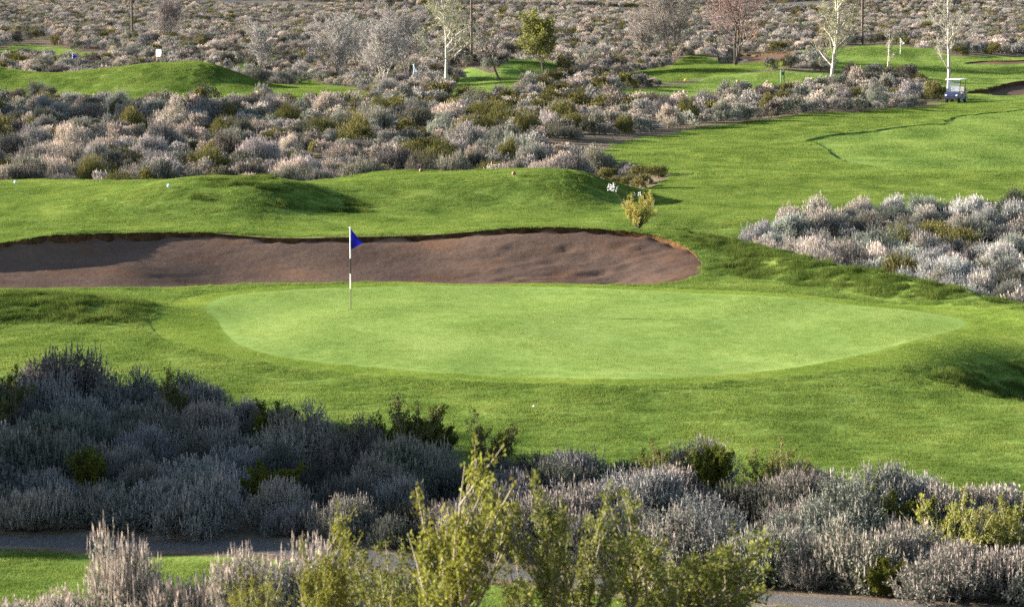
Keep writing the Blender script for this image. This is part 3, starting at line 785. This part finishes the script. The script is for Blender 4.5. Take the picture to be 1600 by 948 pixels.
# near, out of focus shrubs
NG = 'blurred shrubs nearest the camera'
for args in [(712, 25.0, 2.3, 1.7, 2, OLB, 'tall blurred yellow green shrub nearest the camera, centre'),
             (895, 25.0, 2.05, 1.4, 0, OL, 'blurred yellow green shrub just right of the tallest one'),
             (1000, 25.6, 1.9, 1.9, 3, OL, 'wide blurred olive shrub leaning right at the bottom centre'),
             (650, 26.2, 1.45, 1.5, 1, OL, 'lower blurred green shrub on the left flank of the tallest one'),
             (815, 26.5, 1.3, 1.4, 3, OL, 'small blurred shrub in the gap between the two tall ones'),
             (1085, 26.0, 1.25, 1.6, 1, OL, 'low blurred olive shrub at the right end of the nearest row'),
             (560, 27.6, 1.15, 1.2, 0, OL, 'low blurred shrub right of the slender one at the bottom'),
             (505, 27.0, 1.75, 1.0, 2, OLB, 'slender blurred yellow green shrub left of the centre, bottom'),
             (395, 28.0, 1.2, .7, 1, OLB, 'small blurred yellow green sprigs above pale sagebrush, lower left')]:
    named('w', *args, group=NG, spin=0)
for args in [(190, 30.0, 1.55, .75, 3, (1.6, 1.46, 1.36), 'tall spiky pale sagebrush standing up at the lower left bottom edge'),
             (95, 30.0, .80, .95, 1, (1.6, 1.46, 1.36), 'pale pink sagebrush at the bottom left corner'),
             (285, 29.6, 1.1, 1.0, 3, (1.6, 1.46, 1.36), 'pale pink sagebrush right of the tall spiky one at the bottom'),
             (385, 29.0, 1.2, .9, 5, (1.6, 1.46, 1.36), 'pale sagebrush beneath the small yellow green sprigs'),
             (470, 29.4, 1.3, 1.0, 1, (1.6, 1.46, 1.36), 'pinkish sagebrush at the foot of the slender yellow green shrub'),
             (570, 29.0, 1.15, .95, 3, (1.6, 1.46, 1.36), 'pale sagebrush left of the tallest blurred shrub'),
             (20, 30.6, .62, .9, 5, (1.6, 1.46, 1.36), 'low pale sagebrush cut by the bottom left corner')]:
    named('s', *args, group=NG)

for q in (pix(1496, 161), pix(1224, 130), pix(1072, 129), pix(1153, 131), pix(1167, 136)):      # clear ground in front of the cart, posts and markers
    taken += [(q[0], q[1], 6), (q[0], q[1] - 4, 6), (q[0], q[1] - 8, 4)]
# --- scattered sagebrush
SX, SY, SR, ZN = [], [], [], []
def throw(zone, x0, x1, y0, y1, n, size, ok):
    x = rng.uniform(x0, x1, n); y = rng.uniform(y0, y1, n); k = ok(x, y) & free(x, y) & in_view(x, y, 1.35, 3); x, y = x[k], y[k]
    if zone in (2, 3):
        g_ = hash_noise(x, y, .16 if zone == 2 else .06, 4) > .13; x, y = x[g_], y[g_]
    r = size * (rng.uniform(.7, 1.25, len(x)) if zone < 2 else rng.uniform(.5, 1.45, len(x))); kk = thin(x, y, r, taken)
    taken.extend(zip(x[kk], y[kk], r[kk]))
    SX.append(x[kk]); SY.append(y[kk]); SR.append(r[kk]); ZN.append(np.full(len(kk), zone))
path_y = lambda x: np.interp(x, PATH_C[:, 0], PATH_C[:, 1])
throw(0, -14, 16, 36, 47, 9000, .92, lambda x, y: (y > path_y(x) + .72) & (y < path_y(x) + 1.5))
throw(0, -14, 16, 38, 60, 9000, 1.02, lambda x, y: y > path_y(x) + 1.5)                                # thicket
throw(1, 6, 26, 70, 110, 9000, 1.15, lambda x, y: y > YC(x) + .6)                                   # ridge patch
throw(2, -60, 60, 123, 345, 60000, 1.45, lambda x, y: (y > 122))                                     # field
throw(3, -190, 190, 345, 860, 90000, 2.5, lambda x, y: y > 345)                                      # desert
throw(4, -40, -12, 34, 66, 2500, 1.4, lambda x, y: x < -.1 * y - 7)                                  # hillock
#throw(5, -12, 12, 6, 33, 400, 2.6, lambda x, y: np.abs(x) > 800 / FPX * y + 1)                       # slope beside the camera
SX, SY, SR, ZN = map(np.concatenate, (SX, SY, SR, ZN))
n = len(SX)
h = np.clip(SR * rng.uniform(.72, 1.05, n), .3, 2.0); w = SR * rng.uniform(.85, 1.1, n)
w = w * np.where(ZN >= 2, .72, np.where(ZN == 1, .82, .92))
h = np.where(ZN == 0, np.clip(h * 1.0, .6, 1.25), h); h = np.where(ZN == 1, np.clip(h, .6, 1.2), h); h = np.where(ZN >= 3, np.clip(h, .5, 1.5), h); h = np.where(ZN == 2, h * rng.uniform(.6, 1.05, n), h)
lowend = (ZN == 2) & (SX > 3) & (SY < 136); h = np.where(lowend, np.minimum(h, .65), h); w = np.where(lowend, np.minimum(w, .7), w)
olive = .9 * lowend + np.exp(-((SX + 4) / 7) ** 2 - ((SY - 205) / 38) ** 2) + .6 * np.exp(-((SX - 9) / 6) ** 2 - ((SY - 235) / 25) ** 2)
is_green = np.where(ZN == 0, rng.random(n) < .09, np.where(ZN == 1, rng.random(n) < .05, rng.random(n) < .14 + .5 * olive))
ti = rng.integers(0, len(TINTS), n)
tint = np.array([t[0] for t in TINTS])[ti] * rng.uniform(.85, 1.15, (n, 1))
tint = tint * np.where(ZN == 0, 1.08 * rng.choice([.55, .85, 1.0, 1.15], n), np.where(ZN == 1, 1.7, 1.5) * rng.choice([.45, .7, .95, 1.1, 1.2], n))[:, None]  # thicket tint kept darker than the rest, deepening its shade by colour
tint = np.where((ZN == 2)[:, None], tint * np.array([1.06, 1.0, .97]), tint); tint = np.where((ZN == 3)[:, None], tint * np.array([1.06, 1.0, .97]), tint)
pxs = 800 + FPX * SX / SY; size_px = np.maximum(h, w) * FPX / SY
visible = (pxs > 6) & (pxs < 1594) & (SY < 345) & (ZN < 3)
spin = rng.random(n) * 2 * math.pi
def pick(mask, count):
    i = np.nonzero(mask)[0]; return i[np.argsort(-size_px[i])][:count]
named_s = 18
ind = np.concatenate([pick(visible & ~is_green, 300 - named_s), pick(visible & is_green & (SY < 200), 45)])
ZNAME = {0: 'thicket by the path', 1: 'patch behind the ridge', 2: 'field behind the tees'}
for zone in (0, 1, 2):
    for kind in (0, 1):
        allsel = sorted([i for i in ind if ZN[i] == zone and bool(is_green[i]) == bool(kind)], key=lambda i: SY[i])
        rows = [allsel[k:k + 16] for k in range(0, len(allsel), 16)]
        for ri, sel in enumerate(rows):
            sel.sort(key=lambda i: pxs[i])
            for o_, i in enumerate(sel):
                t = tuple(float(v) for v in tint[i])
                sz = 'small ' if h[i] < .75 else ('large ' if h[i] > 1.1 else '')
                row = 'front row' if ri == 0 else ORD[ri] + ' row'
                lab = f"{sz}{TINTS[ti[i]][1] if not kind else 'olive green'} {'sagebrush' if not kind else 'shrub'}, {ORD[o_]} from left in {row}, {ZNAME[zone]}"
                near = SY[i] < 110
                if kind:
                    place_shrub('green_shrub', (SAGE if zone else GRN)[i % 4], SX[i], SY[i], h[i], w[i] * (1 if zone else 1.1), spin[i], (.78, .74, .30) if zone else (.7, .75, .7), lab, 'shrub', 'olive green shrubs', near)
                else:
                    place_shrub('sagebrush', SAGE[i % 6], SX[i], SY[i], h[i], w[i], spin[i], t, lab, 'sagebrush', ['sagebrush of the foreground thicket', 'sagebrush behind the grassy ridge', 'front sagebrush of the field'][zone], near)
restm = np.ones(n, bool); restm[ind] = False
z = H(SX, SY) - .05
def far_stuff(name, m, green, label):
    i = np.nonzero(m)[0]
    pts = np.stack([SX[i], SY[i], z[i]], 1); rot = np.stack([np.zeros(len(i)), np.zeros(len(i)), spin[i]], 1)
    q = rng.uniform(.7, 1.4, len(i)); scl = np.stack([w[i] * q, w[i] / q, h[i]], 1)
    tt = tint[i] if not green else np.tile(np.array([[.80, .74, .30]]), (len(i), 1)) * rng.uniform(.7, 1.1, (len(i), 1))
    pr = SAGE_FAR
    gn_scatter(name, pr, pts, rot, scl, rng.integers(0, len(pr), len(i)), label, 'shrubs', tt)
far_stuff('far_sagebrush', restm & ~is_green, False, 'grey and pinkish sagebrush covering the field and far desert')
far_stuff('far_green_shrubs', restm & is_green, True, 'olive green shrubs mixed into the far sagebrush')

# ------------------------------------------------------------------ trees
def tree(name, label, px, base_row, height, seed, bark, buds=None, bud_n=0, trunks=1, spread=.5, lean=(0, 0), tr=.12, l1=13, l2=9, l3=7, bare=.28, depth=None,
         twig=(.28, .22, .20), twig_r=.026, up=.35, first_len=.5, group='trees beyond the field', cat='tree', bud_size=.12):
    r = np.random.default_rng(seed)
    if depth is None: x, y = pix(px, base_row)
    else: y = depth; x = (px - 800) / FPX * depth
    root = link(name, None, loc=(x, y, Hf(x, y) - .05)); tag(root, label, cat, group)
    big, fine = [], []; tips = []
    def limb(p, d, L, rad, level, segs, store):
        pts = [p]; q = p.copy(); dd = d.copy()
        for k in range(segs):
            dd = unit(dd + r.normal(size=3) * (.05 if level == 0 else .14) + np.array([0, 0, up * .25 if level else .02]))
            q2 = q + dd * L / segs; r0 = rad * (1 - .75 * k / segs); r1 = rad * (1 - .75 * (k + 1) / segs)
            store.append((q, q2, r0, r1)); q = q2; pts.append(q)
        return pts, dd
    def sub(pts, d, L, rad, level, count):
        m = len(pts) - 1
        for c in range(count):
            t = bare + (1 - bare) * (c + r.random()) / count if level == 1 else .2 + .8 * (c + r.random()) / count
            f = min(t * m, m - 1e-3); k = int(f); p = pts[k] + (pts[k + 1] - pts[k]) * (f - k)
            side = unit(np.cross(d, r.normal(size=3)))
            nd = unit(d * (1 - spread) + side * (spread + .35) + np.array([0, 0, up]))
            ll = L * r.uniform(.7, 1.1) * (1.1 - .55 * t)
            store = big if level == 1 else fine
            rr = max(rad * .42 * (1.1 - .6 * t), twig_r)
            np_, nd2 = limb(p, nd, ll, rr, level, 4 if level == 1 else 3 if level == 2 else 2, store)
            if level == 1: sub(np_, nd2, ll * .5, rr, 2, l2)
            elif level == 2: sub(np_, nd2, ll * .55, rr, 3, l3)
            else: tips.append(np_[-1]); tips.append(np_[1])
    for k in range(trunks):
        az = r.random() * 6.28 + k * 2.4; s_ = 0 if trunks == 1 else .22
        d = unit(np.array([math.cos(az) * s_ + lean[0], math.sin(az) * s_ + lean[1], 1.0]))
        pts, d2 = limb(np.array([math.cos(az), math.sin(az), 0]) * (.12 if trunks > 1 else 0), d, height * r.uniform(.85, 1), tr * (1 if k == 0 else .75), 0, 8, big)
        sub(pts, unit(d2 + np.array([0, 0, .5])), height * first_len, tr, 1, l1)
    V, F = tubes(big, 6); link('trunk', mesh_np('trunk', V, F, [bark], smooth=True), root)
    V, F = tubes(fine, 3)
    col = np.tile(np.array(twig), (len(V), 1)) * np.repeat(r.uniform(.8, 1.2, (len(fine), 1)), 6, 0)
    mi = None
    cr = mesh_np('crown', V, F, [M_twig], col=col * K * 1.3); crown = link('crown', cr, root)
    if buds is not None and bud_n:
        tp = np.array(tips); q = tp[r.integers(0, len(tp), bud_n)] + r.normal(size=(bud_n, 3)) * .14
        LV = leaf_quads(q, unit(r.normal(size=(bud_n, 3))), bud_size * r.uniform(.6, 1.2, bud_n), bud_size * .6 * r.uniform(.7, 1.2, bud_n), r)
        cc = np.array(buds) * r.uniform(.7, 1.3, (bud_n, 1))
        link('leaves', mesh_np('leaves', LV, np.arange(len(LV)).reshape(-1, 4), [M_bud], col=np.repeat(cc, 4, 0) * K), crown)
    return root
def vcol_mat(name, trans):
    m, t, out = new_mat(name); a = t.nodes.new('ShaderNodeAttribute'); a.attribute_name = 'col'; diffuse(t, out, a.outputs[0], trans=trans); return m
M_twig = vcol_mat('twigs', 0); M_bud = vcol_mat('buds', .35)
PALE = (.44, .41, .38); PINK = (.36, .25, .23); YG = (.34, .36, .13)
tree('bare_tree', 'round grey leafless bush tree right of the left utility pole', 262, 66, 5.6, 1, M_bark_g, twig=(.36, .31, .29), trunks=5, spread=.5, tr=.06, bare=.1, first_len=.6)
tree('bare_tree', 'small pale leafless tree right of the far left mound', 412, 112, 5.0, 2, M_bark_g, depth=290, twig=PALE, trunks=3, tr=.05, bare=.2, first_len=.5)
tree('bare_tree', 'broad leafless grey tree behind the end of the left mound', 522, 128, 5.8, 3, M_bark_g, twig=PALE, trunks=4, tr=.07, bare=.15, first_len=.64)
tree('bare_tree', 'pale leafless thicket tree left of the white barked tree', 598, 132, 5.2, 4, M_bark_w, twig=PALE, trunks=4, tr=.06, bare=.12, first_len=.66)
tree('bare_tree', 'thin hazy leafless tree between the two pale thicket trees', 562, 120, 5.6, 21, M_bark_g, twig=PALE, trunks=3, tr=.05, bare=.15, first_len=.64)
tree('bare_tree', 'grey leafless tree just left of the pale far flag', 636, 122, 6.2, 22, M_bark_g, twig=(.40, .36, .34), trunks=4, tr=.06, bare=.15, first_len=.66)
tree('bare_tree', 'leafless grey shrub tree at the left of the hazy pair', 1010, 98, 5.2, 23, M_bark_g, twig=(.38, .34, .31), trunks=4, tr=.06, bare=.12, first_len=.62)
tree('white_barked_tree', 'forked white barked tree with greenish twigs left of the small tee', 697, 142, 7.8, 5, M_bark_w, twig=(.42, .40, .30), buds=YG, bud_n=1500, trunks=1, tr=.17, l1=15, bare=.32, first_len=.58, spread=.6, up=.25)
tree('leaning_tree', 'leafless tree with a dark leaning trunk in front of the small tee', 782, 127, 6.0, 6, M_bark_d, twig=(.27, .23, .21), trunks=1, lean=(-.42, 0), tr=.14, l1=11, bare=.3, first_len=.48, up=.5)
tree('green_tree', 'yellow green leafy tree behind the small tee', 850, 110.5, 5.2, 7, M_bark_d, twig=(.18, .17, .08), buds=(.36, .38, .09), bud_n=3600, trunks=5, tr=.06, bare=.12, first_len=.55, spread=.55, bud_size=.22)
tree('bare_tree', 'hazy grey leafless tree left of the pinkish tree', 1050, 100, 8.0, 8, M_bark_g, twig=(.33, .29, .26), trunks=4, tr=.06, bare=.1, first_len=.66)
tree('bare_tree', 'large pinkish brown leafless tree above the dark bunker', 1150, 102, 9.8, 9, M_bark_d, twig=PINK, trunks=3, tr=.12, l1=12, bare=.15, first_len=.6, spread=.6)
tree('birch_tree', 'white birch with two trunks rising out of the top of the picture', 1298, 126, 11.5, 10, M_bark_w, twig=(.40, .38, .26), buds=YG, bud_n=1800, trunks=2, tr=.17, l1=14, bare=.12, first_len=.32, spread=.5, lean=(-.06, 0))
tree('birch_tree', 'short thin white birch between the two tall birches', 1388, 118, 4.6, 11, M_bark_w, twig=(.42, .40, .32), trunks=1, tr=.08, l1=9, bare=.3, first_len=.3)
tree('birch_tree', 'tall slender white birch behind the golf cart', 1484, 140, 12.5, 12, M_bark_w, twig=(.46, .43, .35), buds=YG, bud_n=500, trunks=1, tr=.16, l1=13, bare=.1, first_len=.25, spread=.45, up=.5)

# small yellowish shrub with white blossom on the bunker rim
def rim_shrub():
    x, y = 4.05, 92.3
    f, st = wand_mesh(301, 24, .8, col=(.46, .46, .15))
    e = link('rim_shrub', None, loc=(x, y, Hf(x, y) - .03)); e.scale = (1.35, 1.3, 1.4)
    tag(e, 'sparse yellowish shrub with white blossom on the bunker rim', 'shrub')
    o = link('foliage', f, e); o['tint'] = (1.5, 1.35, 1.1); link('woody_stems', stem_mesh(st), e)
    r = np.random.default_rng(5); n = 60
    c = np.array([[-.62, 0, .98]]) + r.normal(size=(n, 3)) * np.array([.055, .055, .045])
    ex = np.array([(.2, 0, .62), (.33, .1, .55), (.05, 0, .8), (.5, 0, .35), (.4, 0, .2), (-.1, .1, .82)])[r.integers(0, 6, 40)] + r.normal(size=(40, 3)) * .018
    q = np.concatenate([c, ex]); m = len(q)
    V = leaf_quads(q, unit(r.normal(size=(m, 3))), np.full(m, .05), np.full(m, .04), r)
    link('blossom', mesh_np('blossom', V, np.arange(len(V)).reshape(-1, 4), [M_bud], col=np.full((len(V), 3), .5)), e)
    V, F = tubes([(np.array([-.25, 0, .45]), np.array([-.45, 0, .75]), .01, .007), (np.array([-.45, 0, .75]), np.array([-.62, 0, .96]), .007, .005), (np.array([0, 0, 0]), np.array([-.25, 0, .45]), .014, .01)], 5)
    link('branch', mesh_np('branch', V, F, [M_stem]), e)
rim_shrub()

# ------------------------------------------------------------------ small made objects
def bm_obj(name, build, mat, parent=None, loc=(0, 0, 0), bevel=0, smooth=False):
    bm = bmesh.new(); build(bm)
    if bevel: bmesh.ops.bevel(bm, geom=[e for e in bm.edges if e.calc_face_angle(0) > .5], offset=bevel, segments=2, affect='EDGES', profile=.6)
    me = bpy.data.meshes.new(name); bm.to_mesh(me); bm.free(); me.materials.append(mat)
    if smooth:
        for p in me.polygons: p.use_smooth = True
    return link(name, me, parent, loc)
def box(bm, x0, x1, y0, y1, z0, z1):
    bmesh.ops.create_cube(bm, size=1, matrix=Matrix.Translation(((x0+x1)/2, (y0+y1)/2, (z0+z1)/2)) @ Matrix.Diagonal((x1-x0, y1-y0, z1-z0, 1)))
def cyl(bm, p0, p1, r0, r1, seg=10):
    p0, p1 = Vector(p0), Vector(p1); d = p1 - p0
    m = Matrix.Translation((p0 + p1) / 2) @ d.to_track_quat('Z', 'Y').to_matrix().to_4x4()
    bmesh.ops.create_cone(bm, cap_ends=True, segments=seg, radius1=r0, radius2=r1, depth=d.length, matrix=m)
M_white = plain('white_paint', (.62, .62, .60), .4, ns=8, spread=.06)
M_black = plain('black_paint', (.008, .007, .006), .9)
M_blue = plain('blue_cloth', (.012, .012, .36), .8, ns=9, spread=.2)
M_stick = plain('bare_stick', (.10, .085, .025), .5)
M_pole = plain('pole_wood', (.07, .045, .036), .9, ns=2, spread=.35)
M_rubber = plain('tyre_rubber', (.02, .02, .02), .8)
M_cartblue = plain('cart_body_paint', (.018, .025, .07), .35)
M_seat = plain('cart_vinyl', (.30, .29, .28), .6)
M_metal = plain('grey_metal', (.35, .35, .36), .4, .8)
M_yellow = plain('yellow_paint', (.75, .60, .05), .5); M_cyan = plain('blue_paint', (.10, .25, .60), .5)
M_brown = plain('brown_wood', (.16, .08, .03), .7); M_dgreen = plain('green_paint', (.02, .10, .05), .5)
M_paleblue = plain('pale_blue_paint', (.45, .62, .75), .5)
M_hole = plain('cup_plastic', (.55, .55, .53), .5)

def flagstick(base, height, cloth, label, bands=True, flag_w=.36, flag_h=.48):
    e = link('flagstick', None, loc=base); tag(e, label, 'golf flag', 'flagsticks')
    r = .016 if bands else .03
    if bands:
        zs = [(0, .55, M_stick), (.55, .95, M_white), (.95, 1.36, M_black), (1.36, height, M_white)]
    else: zs = [(0, height, M_white)]
    for a, b, m in zs: bm_obj('pole_section', lambda bm: cyl(bm, (0, 0, a), (0, 0, b), r, r, 12), m, e)
    bm_obj('finial', lambda bm: bmesh.ops.create_uvsphere(bm, u_segments=10, v_segments=6, radius=r * 1.9, matrix=Matrix.Translation((0, 0, height + .015))), M_white, e)
    def cl(bm):     # drooping cloth, folded toward its lower corner
        nu, nv = 9, 10; g = []
        for i in range(nu):
            u = i / (nu - 1); row = []
            for j in range(nv):
                v = j / (nv - 1)
                top = height - .01 - u * flag_h * .72; bot = height - flag_h * 1.18 + u * flag_h * .42
                zz = top + (bot - top) * v
                row.append(bm.verts.new((r + u * flag_w * (.75 + .25 * v), .035 * math.sin(u * 7 + v * 2.2) * u + .02 * math.sin(v * 6), zz)))
            g.append(row)
        for i in range(nu - 1):
            for j in range(nv - 1): bm.faces.new((g[i][j], g[i+1][j], g[i+1][j+1], g[i][j+1]))
        bmesh.ops.solidify(bm, geom=bm.faces[:], thickness=.004)
    bm_obj('flag', cl, cloth, e, smooth=True)
    if bands:
        bm_obj('cup_rim', lambda bm: bmesh.ops.create_circle(bm, cap_ends=True, segments=20, radius=.054, matrix=Matrix.Translation((0, 0, .006))), M_black, e)
    return e
flagstick(at(545, 483), 2.16, M_blue, 'blue flag on a white and black banded stick on the green')
flagstick(at(112, 106), 1.7, M_blue, 'tiny far blue flag above the far left mound', False, .5, .6)
flagstick(at(1408, 86), 2.0, M_white, 'tiny far white flag on the right hand green', False, .6, .7)
flagstick(at(646, 133), 1.9, M_paleblue, 'tiny pale flag among the bare trees left of centre', False, .35, .75)

def marker(px, py, mat, label, r=.07):
    b = at(px, py); e = link('tee_marker', None, loc=b); tag(e, label, 'tee marker', 'tee markers')
    bm_obj('ball', lambda bm: bmesh.ops.create_icosphere(bm, subdivisions=2, radius=r, matrix=Matrix.Translation((0, 0, r * 1.25)) @ Matrix.Diagonal((1, 1, .9, 1))), mat, e, smooth=True)
    bm_obj('spike', lambda bm: cyl(bm, (0, 0, -.1), (0, 0, r * .5), .012, .018, 8), M_metal, e)
marker(19, 288, M_paleblue, 'pale blue tee marker at the left edge of the left tee')
marker(260, 294, M_paleblue, 'pale blue tee marker right on the left tee')
marker(657, 270.5, M_brown, 'dark brown tee marker, left of the pair on the raised tee', .09)
marker(803, 275.5, M_brown, 'dark brown tee marker, right of the pair on the raised tee', .09)
marker(1072, 129, M_yellow, 'yellow tee marker, left of the pair on the far tee', .16)
marker(1153, 131, M_yellow, 'yellow tee marker, right of the pair on the far tee', .16)
marker(1167, 136, M_cyan, 'blue tee marker on the far tee', .16)
b = at(835, 639)
tag(bm_obj('golf_ball', lambda bm: bmesh.ops.create_icosphere(bm, subdivisions=3, radius=.024, matrix=Matrix.Translation((0, 0, .05))), M_white, None, b, smooth=True), 'white golf ball lying on the apron below the green', 'golf ball')

def utility_pole(px, depth, label, hgt=10.5, r=.17):
    x = (px - 800) / FPX * depth; e = link('utility_pole', None, loc=(x, depth, Hf(x, depth) - .2)); tag(e, label, 'utility pole', 'utility poles')
    bm_obj('shaft', lambda bm: cyl(bm, (0, 0, 0), (0, 0, hgt), r, r * .7, 12), M_pole, e)
    bm_obj('crossarm', lambda bm: box(bm, -1.2, 1.2, -.06, .06, hgt - .75, hgt - .6), M_pole, e)
    for q in (-1.1, 0, 1.1):
        bm_obj('insulator', lambda bm: cyl(bm, (q, 0, hgt - .6), (q, 0, hgt - .42), .05, .03, 8), M_metal, e)
utility_pole(209, 438, 'dark utility pole at the top left')
utility_pole(737, 365, 'dark utility pole behind the bare trees, top centre')
utility_pole(1345, 415, 'brown utility pole right of the two trunk birch', r=.21)

def sign_board():
    b = Vector(((250 - 800) / FPX * 330, 330, 0)); b.z = Hf(b.x, b.y); e = link('sign_board', None, loc=b); e.rotation_euler = (0, 0, math.radians(-38)); tag(e, 'small square white sign board in the sagebrush, upper left', 'sign')
    bm_obj('panel', lambda bm: box(bm, -.4, .4, -.02, .02, 1.30, 2.05), M_white, e, bevel=.008)
    for q in (-.35, .35): bm_obj('post', lambda bm: box(bm, q - .04, q + .04, .022, .09, -.1, 1.95), M_brown, e)
sign_board()
def tee_post():
    b = at(1224, 130); e = link('tee_post_stand', None, loc=b); tag(e, 'pair of dark green posts on the far tee', 'post')
    for q in (-.14, .14): bm_obj('post', lambda bm: cyl(bm, (q, 0, -.1), (q, 0, 1.25), .055, .05, 10), M_dgreen, e)
    bm_obj('cross_panel', lambda bm: box(bm, -.1, .1, -.03, .03, .75, 1.05), M_dgreen, e)
tee_post()

def golf_cart():
    b = at(1496, 161); e = link('golf_cart', None, loc=(b.x, b.y, b.z + .02)); e.rotation_euler = (0, 0, math.radians(-24)); e.scale = (1.0, 1.0, 1.0)
    tag(e, 'white roofed golf cart parked at the end of the shrub strip', 'golf cart')
    def body(bm):       # side profile swept across the width; front at -y
        prof = [(-1.20, .30), (-1.24, .52), (-1.12, .78), (-.82, .86), (-.66, .82), (-.60, .36), (.02, .33), (.06, .62), (.62, .64), (.66, .80), (1.16, .80), (1.20, .34), (.95, .26), (-.95, .26)]
        a = [bm.verts.new((-.58, y, z)) for y, z in prof]; c = [bm.verts.new((.58, y, z)) for y, z in prof]
        bm.faces.new(a); bm.faces.new(c[::-1])
        for i in range(len(prof)): j = (i + 1) % len(prof); bm.faces.new((a[j], a[i], c[i], c[j]))
        bmesh.ops.recalc_face_normals(bm, faces=bm.faces[:])
    bd = bm_obj('body', body, M_cartblue, e, bevel=.03)
    for q in (-.42, .42): bm_obj('headlight', lambda bm: bmesh.ops.create_uvsphere(bm, u_segments=10, v_segments=6, radius=.08, matrix=Matrix.Translation((q, -1.2, .60)) @ Matrix.Diagonal((1.2, .5, .8, 1))), M_white, bd)
    bm_obj('bumper', lambda bm: box(bm, -.56, .56, -1.34, -1.22, .30, .42), M_black, e, bevel=.03)
    def roof(bm):
        box(bm, -.62, .62, -.92, .95, 1.78, 1.86)
    bm_obj('roof', roof, M_white, e, bevel=.035)
    for sx in (-.54, .54):
        bm_obj('roof_post', lambda bm: cyl(bm, (sx, -.86, .84), (sx, -.70, 1.79), .024, .024, 8), M_black, e)
        bm_obj('roof_post', lambda bm: cyl(bm, (sx, .70, .78), (sx, .82, 1.79), .024, .024, 8), M_black, e)
    m, t, out = new_mat('windscreen_plastic')
    g = t.nodes.new('ShaderNodeBsdfPrincipled'); g.inputs['Base Color'].default_value = (.25, .32, .45, 1); g.inputs['Roughness'].default_value = .25; g.inputs['Alpha'].default_value = .3
    t.links.new(g.outputs[0], out.inputs[0])
    def ws(bm):
        v = [bm.verts.new(p) for p in ((-.53, -.875, .88), (.53, -.875, .88), (.53, -.725, 1.76), (-.53, -.725, 1.76))]; bm.faces.new(v)
        bmesh.ops.solidify(bm, geom=bm.faces[:], thickness=.008)
    bm_obj('windscreen', ws, m, e)
    bm_obj('seat', lambda bm: box(bm, -.54, .54, .04, .56, .66, .80), M_seat, e, bevel=.04)
    bm_obj('backrest', lambda bm: box(bm, -.54, .54, .54, .66, .84, 1.22), M_seat, e, bevel=.04)
    bm_obj('cargo_box', lambda bm: box(bm, -.5, .5, .74, 1.32, .82, 1.12), M_cartblue, e, bevel=.03)
    st = bm_obj('steering_column', lambda bm: cyl(bm, (-.27, -.70, .70), (-.27, -.36, 1.06), .02, .02, 8), M_black, e)
    def ring(bm):
        c = Vector((-.27, -.35, 1.07)); ax = Vector((0, .69, .72)).normalized(); u = Vector((1, 0, 0)); v = ax.cross(u)
        pts = [c + u * .17 * math.cos(k * math.pi / 8) + v * .17 * math.sin(k * math.pi / 8) for k in range(16)]
        for k in range(16): cyl(bm, pts[k], pts[(k + 1) % 16], .014, .014, 6)
    bm_obj('steering_wheel', ring, M_black, st)
    for sx in (-1, 1):
        for yy in (-.80, .82):
            wh = bm_obj('wheel', lambda bm: cyl(bm, (sx * .42, yy, .23), (sx * .62, yy, .23), .235, .235, 20), M_rubber, e, bevel=.03)
            bm_obj('rim', lambda bm: cyl(bm, (sx * .60, yy, .23), (sx * .632, yy, .23), .13, .11, 14), M_metal, wh)
golf_cart()
